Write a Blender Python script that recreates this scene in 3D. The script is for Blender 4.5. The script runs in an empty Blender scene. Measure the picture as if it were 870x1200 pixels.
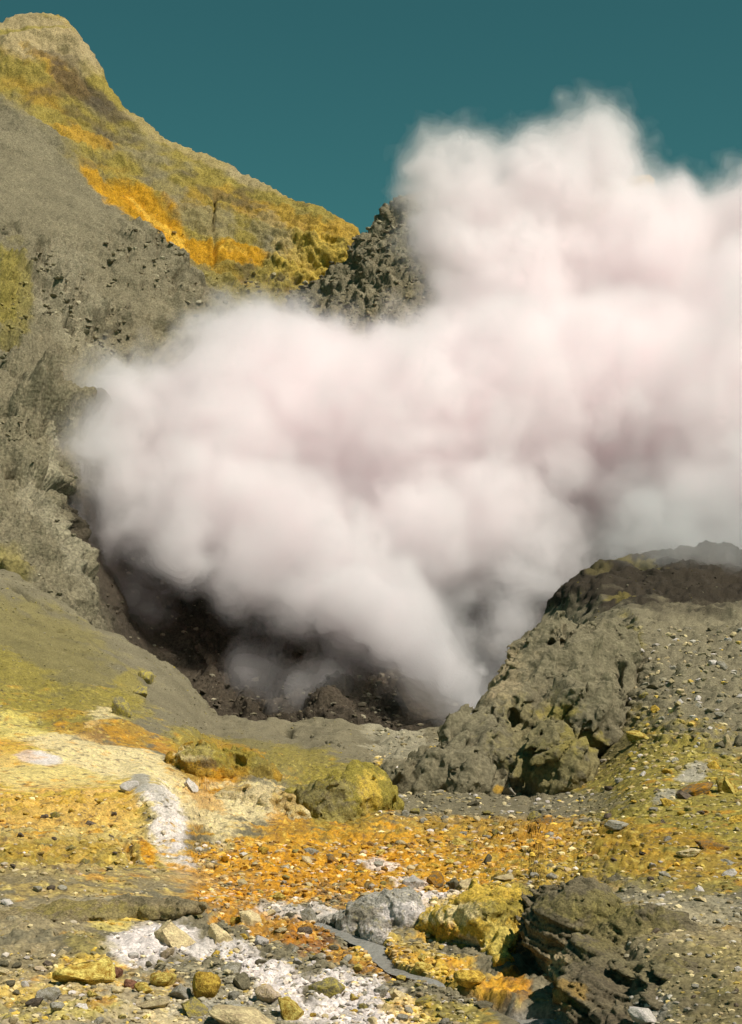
import bpy, math, random
import numpy as np
from mathutils import Vector

# ------------------------------------------------------------------ camera, sky, sun, exposure
F, HX, HY = 1667.0, 435.0, 760.0          # focal length and horizon in pixels of an 870 x 1200 frame
sc = bpy.context.scene
col = sc.collection
cam_d = bpy.data.cameras.new('camera')
cam = bpy.data.objects.new('camera', cam_d); col.objects.link(cam); sc.camera = cam
cam.location = (0, 0, 0); cam.rotation_euler = (math.radians(90), 0, 0)
cam_d.sensor_fit = 'VERTICAL'; cam_d.sensor_height = 36.0
cam_d.lens = F / 1200.0 * 36.0
cam_d.shift_y = (HY - 600.0) / 1200.0
cam_d.clip_start = 0.1; cam_d.clip_end = 5000

SUN_AZ, SUN_EL = math.radians(130), math.radians(55)      # azimuth clockwise from the view direction
L = Vector((math.sin(SUN_AZ) * math.cos(SUN_EL), math.cos(SUN_AZ) * math.cos(SUN_EL), math.sin(SUN_EL)))
w = bpy.data.worlds.new('World'); sc.world = w; w.use_nodes = True
nt = w.node_tree; nt.nodes.clear()
sky = nt.nodes.new('ShaderNodeTexSky'); sky.sky_type = 'NISHITA'; sky.sun_disc = False
sky.sun_elevation = SUN_EL; sky.sun_rotation = SUN_AZ; sky.altitude = 1500; sky.dust_density = 0.3; sky.ozone_density = 1.5
mul = nt.nodes.new('ShaderNodeMixRGB'); mul.blend_type = 'MULTIPLY'; mul.inputs[0].default_value = 1.0
mul.inputs[2].default_value = (0.25, 0.60, 0.375, 1)       # film-like teal cast of the whole sky
bg = nt.nodes.new('ShaderNodeBackground'); bg.inputs[1].default_value = 0.09
wo = nt.nodes.new('ShaderNodeOutputWorld')
nt.links.new(sky.outputs[0], mul.inputs[1]); nt.links.new(mul.outputs[0], bg.inputs[0]); nt.links.new(bg.outputs[0], wo.inputs[0])
sun_d = bpy.data.lights.new('sun', 'SUN'); sun_d.energy = 4.2; sun_d.angle = math.radians(0.5); sun_d.color = (1.0, 0.93, 0.82)
sun = bpy.data.objects.new('sun', sun_d); col.objects.link(sun); sun.rotation_euler = L.to_track_quat('Z', 'Y').to_euler()
sun.location = L * 80
sc.view_settings.view_transform = 'Standard'; sc.view_settings.look = 'None'
sc.view_settings.exposure = 0.3; sc.view_settings.gamma = 1.0; sc.view_settings.use_curve_mapping = False
cy = sc.cycles
cy.max_bounces = 40; cy.diffuse_bounces = 2; cy.glossy_bounces = 2; cy.volume_bounces = 40; cy.transparent_max_bounces = 64
cy.use_adaptive_sampling = True; cy.adaptive_threshold = 0.04; cy.use_denoising = True
cy.caustics_reflective = False; cy.caustics_refractive = False

rng = np.random.default_rng(7); random.seed(7)

# ------------------------------------------------------------------ noise
_p = rng.permutation(256); PERM = np.concatenate([_p, _p, _p]).astype(np.int64)
_g = rng.normal(size=(256, 3)); GRAD = (_g / np.linalg.norm(_g, axis=1)[:, None]).astype(np.float32)
RAND = rng.random((256, 3)).astype(np.float32)

def perlin(P):
    I = np.floor(P).astype(np.int64); f = (P - I).astype(np.float32); I &= 255
    u = f * f * f * (f * (f * 6 - 15) + 10)
    out = 0
    for dx in (0, 1):
        ax = PERM[I[:, 0] + dx]; wx = u[:, 0] if dx else 1 - u[:, 0]
        for dy in (0, 1):
            ay = PERM[ax + I[:, 1] + dy]; wy = u[:, 1] if dy else 1 - u[:, 1]
            for dz in (0, 1):
                g = GRAD[PERM[ay + I[:, 2] + dz] & 255]; wz = u[:, 2] if dz else 1 - u[:, 2]
                d = g[:, 0] * (f[:, 0] - dx) + g[:, 1] * (f[:, 1] - dy) + g[:, 2] * (f[:, 2] - dz)
                out = out + wx * wy * wz * d
    return out * 1.5

def fbm(P, s, octv=4, gain=0.5, off=0.0):
    P = np.asarray(P, np.float32) / s + off; out = np.zeros(len(P), np.float32); a = 1.0; t = 0
    for k in range(octv):
        out += a * perlin(P); t += a; a *= gain; P = P * 2.03 + 17.3
    return out / t * 1.6

def ridged(P, s, octv=4, gain=0.55, off=0.0):
    P = np.asarray(P, np.float32) / s + off; out = np.zeros(len(P), np.float32); a = 1.0; t = 0
    for k in range(octv):
        out += a * (1 - np.abs(perlin(P)) * 2); t += a; a *= gain; P = P * 2.07 + 9.1
    return out / t

def billow(P, s, octv=3, gain=0.5, off=0.0):
    P = np.asarray(P, np.float32) / s + off; out = np.zeros(len(P), np.float32); a = 1.0; t = 0
    for k in range(octv):
        out += a * np.abs(perlin(P)) * 2; t += a; a *= gain; P = P * 2.07 + 9.1
    return out / t

def worley(P, s, off=0.0):
    """F1, F2 distances and a random value of the nearest cell."""
    P = np.asarray(P, np.float32) / s + off
    I = np.floor(P).astype(np.int64); f = (P - I).astype(np.float32)
    n = len(P); f1 = np.full(n, 9.0, np.float32); f2 = f1.copy(); rv = np.zeros(n, np.float32)
    for dx in (-1, 0, 1):
        for dy in (-1, 0, 1):
            for dz in (-1, 0, 1):
                h = PERM[PERM[PERM[(I[:, 0] + dx) & 255] + ((I[:, 1] + dy) & 255)] + ((I[:, 2] + dz) & 255)] & 255
                q = RAND[h]
                d = (q[:, 0] + dx - f[:, 0]) ** 2 + (q[:, 1] + dy - f[:, 1]) ** 2 + (q[:, 2] + dz - f[:, 2]) ** 2
                c = d < f1
                f2 = np.where(c, f1, np.minimum(f2, d)); rv = np.where(c, RAND[(h * 7 + 3) & 255, 0], rv); f1 = np.where(c, d, f1)
    return np.sqrt(f1), np.sqrt(f2), rv

def sstep(a, b, x):
    t = np.clip((x - a) / (b - a), 0, 1); return t * t * (3 - 2 * t)

def region(px, py, cx, cy, rx, ry, an=0):
    a = math.radians(an); dx, dy = px - cx, py - cy
    return 1 - np.sqrt(((dx * math.cos(a) + dy * math.sin(a)) / rx) ** 2 + ((-dx * math.sin(a) + dy * math.cos(a)) / ry) ** 2)

def ray(px, py, Y):
    px, py, Y = np.asarray(px, float), np.asarray(py, float), np.asarray(Y, float)
    return np.stack([(px - HX) / F * Y, Y, (HY - py) / F * Y], -1)

def proj(P):
    return P[:, 0] / P[:, 1] * F + HX, HY - P[:, 2] / P[:, 1] * F

# ------------------------------------------------------------------ mineral colours (albedo)
C = {k: np.array(v, np.float32) for k, v in dict(
    grey=(.19, .163, .103), lgrey=(.31, .275, .19), gold=(.42, .22, .014), dgrey=(.085, .072, .045), rock=(.14, .12, .075), olive=(.27, .215, .042), moss=(.20, .165, .05),
    yellow=(.62, .42, .07), lemon=(.68, .55, .15), orange=(.52, .235, .014), rust=(.34, .11, .012), ochre=(.38, .22, .03), cream=(.70, .57, .31),
    white=(.66, .585, .55), beige=(.36, .28, .15), brown=(.075, .057, .041), dbrown=(.04, .028, .02), tan=(.46, .35, .20), pink=(.54, .42, .31),
    ash=(.38, .35, .30), redbrown=(.16, .075, .045)).items()}

def paint(colr, px, py, nz, entries):
    """mineral patches and some painted shade: (cx, cy, rx, ry, angle, colour, strength, raggedness)"""
    for (cx, cy, rx, ry, an, cn, st, rg) in entries:
        a = math.radians(an); ca, sa = math.cos(a), math.sin(a)
        dx, dy = px - cx, py - cy
        d = np.sqrt(((dx * ca + dy * sa) / rx) ** 2 + ((-dx * sa + dy * ca) / ry) ** 2)
        m = sstep(0.02, 0.34, 1.0 - d + nz * rg * 1.25) * st
        colr += (C[cn] - colr) * m[:, None]
    return colr

# ------------------------------------------------------------------ materials
def mat_ground(name, bump_scale=18.0, bump=0.35, var=0.35, detail=6.0, rough=0.95):
    m = bpy.data.materials.new(name); m.use_nodes = True; t = m.node_tree; N = t.nodes; lk = t.links.new
    b = N['Principled BSDF']; b.inputs['Roughness'].default_value = rough; b.inputs['Specular IOR Level'].default_value = 0.15
    at = N.new('ShaderNodeAttribute'); at.attribute_name = 'Col'
    tc = N.new('ShaderNodeNewGeometry')
    n1 = N.new('ShaderNodeTexNoise'); n1.inputs['Scale'].default_value = bump_scale; n1.inputs['Detail'].default_value = detail; n1.inputs['Roughness'].default_value = 0.7
    n2 = N.new('ShaderNodeTexNoise'); n2.inputs['Scale'].default_value = bump_scale * 2.3; n2.inputs['Detail'].default_value = 3
    lk(tc.outputs['Position'], n1.inputs['Vector']); lk(tc.outputs['Position'], n2.inputs['Vector'])
    mr = N.new('ShaderNodeMapRange'); mr.inputs[1].default_value = 0.3; mr.inputs[2].default_value = 0.7
    mr.inputs[3].default_value = 1 - var; mr.inputs[4].default_value = 1 + var
    lk(n2.outputs['Fac'], mr.inputs[0])
    mx = N.new('ShaderNodeMixRGB'); mx.blend_type = 'MULTIPLY'; mx.inputs[0].default_value = 1.0
    lk(at.outputs['Color'], mx.inputs[1]); lk(mr.outputs[0], mx.inputs[2]); lk(mx.outputs[0], b.inputs['Base Color'])
    bp = N.new('ShaderNodeBump'); bp.inputs['Strength'].default_value = bump; bp.inputs['Distance'].default_value = 1.2 / bump_scale
    lk(n1.outputs['Fac'], bp.inputs['Height']); lk(bp.outputs[0], b.inputs['Normal'])
    return m

def mat_rock(name, c1, c2, scale=5.0):
    m = bpy.data.materials.new(name); m.use_nodes = True; t = m.node_tree; N = t.nodes; lk = t.links.new
    b = N['Principled BSDF']; b.inputs['Roughness'].default_value = 0.92; b.inputs['Specular IOR Level'].default_value = 0.2
    tc = N.new('ShaderNodeTexCoord'); oi = N.new('ShaderNodeObjectInfo')
    ad = N.new('ShaderNodeVectorMath'); ad.operation = 'ADD'; sc_ = N.new('ShaderNodeVectorMath'); sc_.operation = 'SCALE'; sc_.inputs['Scale'].default_value = 50
    lk(oi.outputs['Random'], sc_.inputs[0]); lk(tc.outputs['Object'], ad.inputs[0]); lk(sc_.outputs[0], ad.inputs[1])
    n1 = N.new('ShaderNodeTexNoise'); n1.inputs['Scale'].default_value = scale * .5; n1.inputs['Detail'].default_value = 6; n1.inputs['Roughness'].default_value = .65
    n2 = N.new('ShaderNodeTexNoise'); n2.inputs['Scale'].default_value = scale * 2; n2.inputs['Detail'].default_value = 4
    lk(ad.outputs[0], n1.inputs['Vector']); lk(ad.outputs[0], n2.inputs['Vector'])
    cr = N.new('ShaderNodeValToRGB'); cr.color_ramp.elements[0].position = .40; cr.color_ramp.elements[1].position = .62
    cr.color_ramp.elements[0].color = (*c1, 1); cr.color_ramp.elements[1].color = (*c2, 1); lk(n1.outputs['Fac'], cr.inputs[0])
    mr = N.new('ShaderNodeMapRange'); mr.inputs[3].default_value = .75; mr.inputs[4].default_value = 1.2; lk(oi.outputs['Random'], mr.inputs[0])
    mr2 = N.new('ShaderNodeMapRange'); mr2.inputs[1].default_value = .3; mr2.inputs[2].default_value = .7; mr2.inputs[3].default_value = .75; mr2.inputs[4].default_value = 1.2; lk(n2.outputs['Fac'], mr2.inputs[0])
    pm = N.new('ShaderNodeMath'); pm.operation = 'MULTIPLY'; lk(mr.outputs[0], pm.inputs[0]); lk(mr2.outputs[0], pm.inputs[1])
    mx = N.new('ShaderNodeMixRGB'); mx.blend_type = 'MULTIPLY'; mx.inputs[0].default_value = 1.0
    lk(cr.outputs[0], mx.inputs[1]); lk(pm.outputs[0], mx.inputs[2]); lk(mx.outputs[0], b.inputs['Base Color'])
    bp = N.new('ShaderNodeBump'); bp.inputs['Strength'].default_value = .5; bp.inputs['Distance'].default_value = .05
    lk(n2.outputs['Fac'], bp.inputs['Height']); lk(bp.outputs[0], b.inputs['Normal'])
    return m

M_NEAR = mat_ground('sulphur_ground', 14.0, 0.5, 0.35)
M_FAR = mat_ground('volcanic_ash', 3.2, 0.75, 0.42)
M_SULF = mat_ground('sulphur_crust', 22.0, 0.8, 0.45)
M_PEB = mat_ground('pebbles', 20.0, 0.15, 0.2)
M_CROP = mat_ground('weathered_rock', 9.0, 0.6, 0.3)

# ------------------------------------------------------------------ mesh helpers
def add_mesh(name, V, Fc, mat, colr=None, smooth=True):
    me = bpy.data.meshes.new(name)
    V = np.asarray(V, np.float32); Fc = np.asarray(Fc, np.int32); k = Fc.shape[1]
    me.vertices.add(len(V)); me.vertices.foreach_set('co', V.ravel())
    me.loops.add(Fc.size); me.loops.foreach_set('vertex_index', Fc.ravel())
    me.polygons.add(len(Fc)); me.polygons.foreach_set('loop_start', np.arange(len(Fc), dtype=np.int32) * k)
    me.polygons.foreach_set('loop_total', np.full(len(Fc), k, np.int32)) if hasattr(me.polygons, 'foreach_set') and False else None
    me.update(calc_edges=True)
    if colr is not None:
        a = me.attributes.new('Col', 'FLOAT_COLOR', 'POINT')
        a.data.foreach_set('color', np.concatenate([np.clip(colr, 0, 1), np.ones((len(V), 1))], 1).astype(np.float32).ravel())
    me.polygons.foreach_set('use_smooth', np.full(len(Fc), smooth))
    me.materials.append(mat)
    o = bpy.data.objects.new(name, me); col.objects.link(o)
    return o

def grid_faces(nr, nc):
    i = np.arange(nr - 1)[:, None] * nc + np.arange(nc - 1)[None, :]
    return np.stack([i, i + 1, i + nc + 1, i + nc], -1).reshape(-1, 4)

def surface_nets(Fv, org, h):
    """naive surface nets over Fv > 0; returns vertices and outward quads"""
    S = Fv > 0
    nx, ny, nz = Fv.shape
    cnt = np.zeros((nx - 1, ny - 1, nz - 1), np.int8)
    for a in (0, 1):
        for b in (0, 1):
            for c in (0, 1): cnt += S[a:nx - 1 + a, b:ny - 1 + b, c:nz - 1 + c]
    act = (cnt > 0) & (cnt < 8)
    idx = np.full(act.shape, -1, np.int32); ijk = np.argwhere(act); idx[act] = np.arange(len(ijk))
    acc = np.zeros((len(ijk), 3), np.float32); num = np.zeros(len(ijk), np.float32)
    cr = [(a, b, c) for a in (0, 1) for b in (0, 1) for c in (0, 1)]
    val = {k: Fv[ijk[:, 0] + k[0], ijk[:, 1] + k[1], ijk[:, 2] + k[2]] for k in cr}
    for k in cr:
        for ax in range(3):
            if k[ax]: continue
            k2 = list(k); k2[ax] = 1; k2 = tuple(k2)
            v0, v1 = val[k], val[k2]; m = (v0 > 0) != (v1 > 0)
            t = np.where(m, v0 / np.where(m, v0 - v1, 1), 0)
            p = np.tile(np.array(k, np.float32), (len(ijk), 1)); p[:, ax] = t
            acc += p * m[:, None]; num += m
    V = (ijk + acc / num[:, None]) * h + org
    Q = []
    for ax in range(3):
        sl0 = [slice(1, -1)] * 3; sl1 = [slice(1, -1)] * 3
        sl0[ax] = slice(0, Fv.shape[ax] - 1); sl1[ax] = slice(1, Fv.shape[ax])
        a, b = S[tuple(sl0)], S[tuple(sl1)]
        e = np.argwhere(a != b)
        if not len(e): continue
        ins = a[e[:, 0], e[:, 1], e[:, 2]]
        base = e.copy(); u, v = (ax + 1) % 3, (ax + 2) % 3
        base[:, u] += 1; base[:, v] += 1
        def cell(du, dv):
            c = base.copy(); c[:, u] -= du; c[:, v] -= dv
            return idx[c[:, 0], c[:, 1], c[:, 2]]
        q = np.stack([cell(1, 1), cell(0, 1), cell(0, 0), cell(1, 0)], -1)
        q[~ins] = q[~ins][:, ::-1]
        Q.append(q)
    Q = np.concatenate(Q); Q = Q[(Q >= 0).all(1)]
    return V, Q

def rbf(ctrl, smooth=1e-3):
    c = np.array(ctrl, float); X = c[:, :2] / 200.0; y = np.log(c[:, 2]); n = len(c)
    def phi(r): return r
    D = np.linalg.norm(X[:, None] - X[None], axis=2)
    A = np.zeros((n + 3, n + 3)); A[:n, :n] = phi(D) - smooth * np.eye(n); A[:n, n] = 1; A[:n, n + 1:] = X; A[n, :n] = 1; A[n + 1:, :n] = X.T
    wts = np.linalg.solve(A, np.concatenate([y, np.zeros(3)]))
    def f(px, py):
        Q = np.stack([px, py], -1).reshape(-1, 2) / 200.0; out = wts[n] + Q @ wts[n + 1:]
        for i in range(n): out += wts[i] * np.hypot(Q[:, 0] - X[i, 0], Q[:, 1] - X[i, 1])
        return np.exp(out).reshape(px.shape)
    return f

def blur(A, k, axis):
    for _ in range(k):
        B = A.copy()
        a = [slice(None)] * 2; b = [slice(None)] * 2; c_ = [slice(None)] * 2
        a[axis] = slice(1, -1); b[axis] = slice(0, -2); c_[axis] = slice(2, None)
        B[tuple(a)] = (A[tuple(b)] + 2 * A[tuple(a)] + A[tuple(c_)]) / 4; A = B
    return A

SHEETS = {}
def sheet(name, ctrl, crest, cols, rows_below, y_start, n_up, disp, paintf, mat, back, label, nsm=16, ysm=30):
    """a terrain sheet: depth interpolated from surveyed points, running up to its crest line and down again behind it"""
    f = rbf(ctrl)
    cx = np.array(cols, float); cp = np.interp(cx, [p[0] for p in crest], [p[1] for p in crest])
    t = np.linspace(0, 1, n_up)
    up = y_start + (cp[None, :] - y_start) * t[:, None]
    low = np.repeat(np.array(rows_below, float)[:, None], len(cx), 1)
    py = np.concatenate([low, up], 0) if len(rows_below) else up
    px = np.repeat(cx[None, :], py.shape[0], 0)
    Y = f(px, py); Y = blur(blur(Y, ysm, 0), 16, 1)
    P = ray(px, py, Y)
    # rows behind the crest
    dirn = P[-1] * np.array([1, 1, 0]); dirn /= np.linalg.norm(dirn, axis=1)[:, None]
    extra = [P[-1] + dirn * dy + np.array([0, 0, -dz]) for dy, dz in back]
    P = np.concatenate([P, np.stack(extra)], 0)
    nr, nc = P.shape[:2]
    du = np.gradient(P, axis=1); dv = np.gradient(P, axis=0)
    Nn = np.cross(du, dv); Nn /= np.linalg.norm(Nn, axis=2)[:, :, None] + 1e-9
    Nn = np.stack([blur(blur(Nn[:, :, k], nsm, 0), nsm, 1) for k in range(3)], -1); Nn /= np.linalg.norm(Nn, axis=2)[:, :, None] + 1e-9
    Pf = P.reshape(-1, 3); Nf = Nn.reshape(-1, 3)
    bx, by = proj(Pf)
    by = np.concatenate([py.ravel(), np.repeat(py[-1][None], len(back), 0).ravel()]); bx = np.concatenate([px.ravel(), np.repeat(px[-1][None], len(back), 0).ravel()])
    d = disp(Pf, bx, by)
    Pd = Pf + Nf * d[:, None]
    c = paintf(Pd, bx, by, d)
    o = add_mesh(name, Pd, grid_faces(nr, nc), mat, c)
    o['kind'] = 'structure'; o['label'] = label; o['category'] = name.replace('_', ' ')
    qx, qy = proj(Pd)
    SHEETS[name] = dict(P=Pd, N=Nf, px=qx, py=qy, col=c, obj=o)
    return o

def frange(a, b, s): return list(np.arange(a, b, s))

# ------------------------------------------------------------------ far ground under everything
bs = np.array([[-3000, -60, -30], [3000, -60, -30], [3000, 4000, -30], [-3000, 4000, -30]], float)
o = add_mesh('ground', bs, [[0, 1, 2, 3]], M_FAR, np.tile(C['brown'], (4, 1))); o['kind'] = 'structure'
o['label'] = 'dark volcanic ground beyond the slopes'; o['category'] = 'ground'

# ------------------------------------------------------------------ mountain (left)
m_crest = [(-400, 120), (-200, 60), (-60, 36), (-20, 31), (0, 28), (20, 20), (50, 16), (68, 18), (80, 26), (90, 44), (104, 62), (118, 82), (122, 96), (135, 112), (150, 128), (165, 138), (200, 163), (250, 188), (300, 213), (350, 234), (390, 254), (410, 262), (418, 272), (421, 284), (426, 330), (435, 380), (470, 450), (560, 560)]
m_ctrl = [(-400, 120, 152), (-200, 60, 152), (0, 28, 150), (50, 16, 150), (90, 45, 150), (140, 120, 146), (200, 165, 143), (300, 215, 138), (390, 255, 133), (421, 280, 131),
          (-300, 300, 105), (-300, 600, 62), (-300, 900, 50), (0, 150, 131), (0, 300, 106), (0, 450, 84), (0, 560, 70), (0, 660, 58), (0, 740, 54), (0, 900, 52),
          (100, 160, 138), (100, 250, 125), (100, 350, 107), (100, 450, 90), (95, 540, 78), (65, 600, 68), (70, 660, 62), (95, 705, 59), (110, 760, 58), (130, 900, 56),
          (200, 240, 132), (200, 340, 118), (180, 440, 104), (150, 540, 92), (125, 600, 88), (130, 660, 84), (160, 720, 84), (200, 760, 84), (240, 800, 80), (300, 835, 74), (400, 850, 68), (500, 860, 66), (300, 900, 64), (500, 900, 62),
          (300, 300, 128), (300, 420, 118), (300, 600, 106), (300, 740, 95), (420, 340, 130), (420, 500, 122), (420, 700, 100), (420, 790, 86), (560, 600, 120), (560, 800, 88), (560, 900, 64)]

def m_disp(P, px, py):
    crst = np.interp(px, [p[0] for p in m_crest], [p[1] for p in m_crest]); calm = .15 + .85 * sstep(0, 45, py - crst)
    d = calm * 1.6 * fbm(P, 22, 4) + 0.5 * fbm(P * np.array([1, 1, .6]), 5, 4, .6)
    # gullies running down the face
    q = np.stack([P[:, 0] + 0.35 * P[:, 2], P[:, 1] * .4, P[:, 2] * .25], -1)
    d += 0.35 * ridged(q, 9, 3) * sstep(60, 260, py)
    qb = np.stack([P[:, 0] * .25 - P[:, 2] * .2, P[:, 1] * .2, P[:, 0] * .55 + P[:, 2]], -1)       # bedding dips with the crest
    upb = sstep(-10, 30, np.interp(px, [-100, 0, 90, 190, 300, 420], [80, 140, 215, 300, 360, 340]) - py)
    d += calm * upb * (1.1 * (ridged(qb, 4.5, 4, .6) - .5) + .5 * fbm(P, 1.5, 4, .7))
    d += .14 * fbm(P, .55, 2, .7)
    cr = sstep(250, 320, py)                                     # rubble and ledges lower down
    b1 = np.zeros(len(P), np.float32)
    for (cx, cy, rx, ry, an, st) in [(75, 330, 22, 75, -28, 1.), (120, 380, 55, 16, -8, 1.), (165, 300, 50, 45, 35, .6), (18, 350, 26, 70, 0, .8), (40, 500, 55, 26, 8, 1.), (90, 490, 20, 40, 0, .8), (30, 440, 60, 25, 15, .6), (12, 272, 22, 8, 25, 1.), (60, 580, 60, 60, 0, .3), (60, 90, 80, 14, 38, .5), (110, 150, 60, 12, 25, .6), (280, 240, 90, 15, 20, .5), (350, 280, 60, 35, 0, .4)]:
        a = math.radians(an); dx, dy = px - cx, py - cy
        e = np.sqrt(((dx * math.cos(a) + dy * math.sin(a)) / rx) ** 2 + ((-dx * math.sin(a) + dy * math.cos(a)) / ry) ** 2)
        b1 = np.maximum(b1, sstep(0, .6, 1.15 - e + .35 * fbm(P, 2.5, 3)) * st)
    f1, f2, rv = worley(P, 1.5); g1, g2, rw = worley(P, .75, 3.3)
    d += b1 * calm * ((rv - .35) * 1.1 * sstep(0, .25, f2 - f1) + (rw - .4) * .6 * sstep(0, .25, g2 - g1))
    d += (0.12 + .38 * cr) * fbm(P, 1.2, 4, .75)
    qc = np.stack([P[:, 0] * .9 + P[:, 2] * .5, P[:, 1] * .5, P[:, 2] * .8 - P[:, 0] * .3], -1)
    d -= cr * .9 * sstep(.80, .93, ridged(qc, 7, 2, .5, 3.)) * sstep(-.1, .4, fbm(P, 6, 2, .5, 4.))
    d += cr * .6 * sstep(.0, .45, fbm(P * np.array([1, 1, 1.6]), 3.5, 3, .55, 11.))
    k1, k2, kr = worley(qc + .8 * np.stack([fbm(P, 2.5, 3, .6, k * 3.3) for k in range(3)], -1), 4.2, 1.7)
    d += cr * sstep(-.35, .2, fbm(P, 12, 2, .5, 9.)) * (1.5 * (kr - .5) * sstep(0, .10, k2 - k1) - .4 * sstep(.06, 0, k2 - k1))
    d *= 1 - .8 * sstep(85, 110, px) * sstep(520, 570, py) * sstep(210, 170, px)
    for (cx, cy, rx, ry, an, dp) in [(62, 497, 46, 9, 8, 1.8), (20, 492, 40, 8, 5, 1.2), (100, 372, 40, 10, -8, .8), (30, 432, 50, 8, 12, .5)]:
        d += dp * sstep(0, .5, region(px, py, cx, cy, rx, ry, an) + .35 * fbm(P, 2.0, 3))
    # deep slot and overhang shelf
    for (cx, cy, rx, ry, an, dp) in [(62, 512, 26, 6, 8, 2.2), (84, 380, 10, 9, 0, 1.8), (251, 245, 2.2, 24, 4, .7), (252, 284, 2.0, 16, -4, .5), (338, 296, 1.8, 18, -12, .4), (12, 273, 15, 5, 25, 1.2), (47, 305, 14, 4, 60, 1.2), (60, 330, 16, 5, 50, 1.0), (20, 505, 30, 3, 5, 1.2)]:
        a = math.radians(an); dx, dy = px - cx, py - cy
        e = np.sqrt(((dx * math.cos(a) + dy * math.sin(a)) / rx) ** 2 + ((-dx * math.sin(a) + dy * math.cos(a)) / ry) ** 2)
        d -= dp * sstep(0, .5, 1.1 - e + .5 * fbm(P, 1.6, 3))
    return d

def m_paint(P, px, py, d):
    n = fbm(P, 9, 5, .6); n2 = fbm(P, 2.5, 4, .6, 5.)
    c = np.tile(C['grey'], (len(P), 1)).astype(np.float32)
    line = np.interp(px, [-100, 0, 40, 90, 140, 190, 240, 300, 345, 420, 500], [60, 122, 140, 190, 240, 285, 320, 352, 350, 330, 330])   # mineral band under the crest
    band = sstep(-14, 22, line - py + n * 30 + n2 * 10)
    oc = C['olive'] * .75 + C['ochre'] * .1 + C['grey'] * .15
    c += (oc - c) * band[:, None]
    q = np.stack([P[:, 0] * .6 - P[:, 2] * .5, P[:, 1] * .2, P[:, 0] * .5 + P[:, 2]], -1)
    st = fbm(q, 6, 4, .6, 2.)
    c += (C['grey'] - c) * (band * sstep(.05, .5, st) * .75)[:, None]
    c += (C['ochre'] * .85 - c) * (band * sstep(.15, .6, -st) * .6)[:, None]
    c += (C['brown'] * 1.2 - c) * (band * sstep(.2, .55, fbm(q, 2.5, 4, .6, 8.)) * .55)[:, None]
    E = [(40, 45, 90, 40, 18, 'beige', .9, .3), (30, 40, 70, 3.5, -4, 'olive', .8, .3), (100, 70, 30, 40, 60, 'beige', .55, .4), (75, 95, 55, 11, 36, 'ochre', .7, .6), (105, 115, 70, 13, 34, 'brown', .75, .5), (60, 75, 30, 8, 20, 'brown', .5, .6),
         (120, 150, 65, 10, 25, 'brown', .5, .9), (105, 165, 40, 12, 25, 'ochre', .8, .8), (250, 185, 130, 14, 27, 'beige', .55, .5), (330, 250, 80, 14, 22, 'ochre', .6, .8), (265, 228, 55, 6, 12, 'dgrey', .6, .9), (370, 300, 60, 30, 25, 'yellow', .45, .8), (400, 265, 30, 18, 25, 'ochre', .6, .7),
         (240, 255, 60, 22, 20, 'grey', .6, .6), (195, 220, 40, 14, 30, 'grey', .5, .6), (310, 270, 40, 22, 20, 'grey', .55, .7), (300, 345, 80, 20, 10, 'moss', .6, .5),
         (185, 258, 88, 27, 36, 'gold', 1.0, .4), (118, 219, 36, 9, 42, 'gold', .9, .3), (238, 288, 26, 18, 30, 'gold', .95, .4), (278, 294, 38, 17, 10, 'gold', .95, .4), (190, 262, 60, 14, 36, 'orange', .6, .8), (195, 262, 50, 8, 36, 'yellow', .5, .9), (275, 290, 20, 6, 5, 'yellow', .4, .9),
         (12, 350, 30, 75, 0, 'moss', .85, .5), (8, 340, 16, 55, 0, 'olive', .5, .6), (0, 690, 40, 40, 0, 'olive', .5, .4), (60, 640, 14, 80, -20, 'lgrey', .5, .8), (60, 545, 10, 40, 0, 'lgrey', .6, .8), (80, 350, 40, 70, -25, 'lgrey', .25, .6)]
    paint(c, px, py, n2 * .6 + n * .4, E)
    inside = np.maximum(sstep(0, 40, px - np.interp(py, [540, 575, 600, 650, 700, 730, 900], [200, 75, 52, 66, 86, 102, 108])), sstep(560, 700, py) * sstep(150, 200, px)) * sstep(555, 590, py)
    shaded_soil = C['brown'] * .62 * (.75 + .5 * (n2[:, None] * .5 + .5))  # brown crater soil, darkened to paint in the steam's shadow
    c += (shaded_soil - c) * (inside * .92)[:, None]
    n3 = fbm(P, .8, 3, .7, 3.)
    c *= 1.12
    c += (C['brown'] - c) * (sstep(.35, .8, n3) * .45)[:, None]
    c *= (1 + .22 * n2 + .2 * n3)[:, None]
    return np.clip(c, .005, .9)

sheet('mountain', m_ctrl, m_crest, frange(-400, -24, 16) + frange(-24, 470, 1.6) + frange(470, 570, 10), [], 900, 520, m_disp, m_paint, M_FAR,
      [(2, 2), (6, 8), (20, 35), (50, 90)], 'tall grey and yellow mountain slope with an orange sulphur streak')

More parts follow.
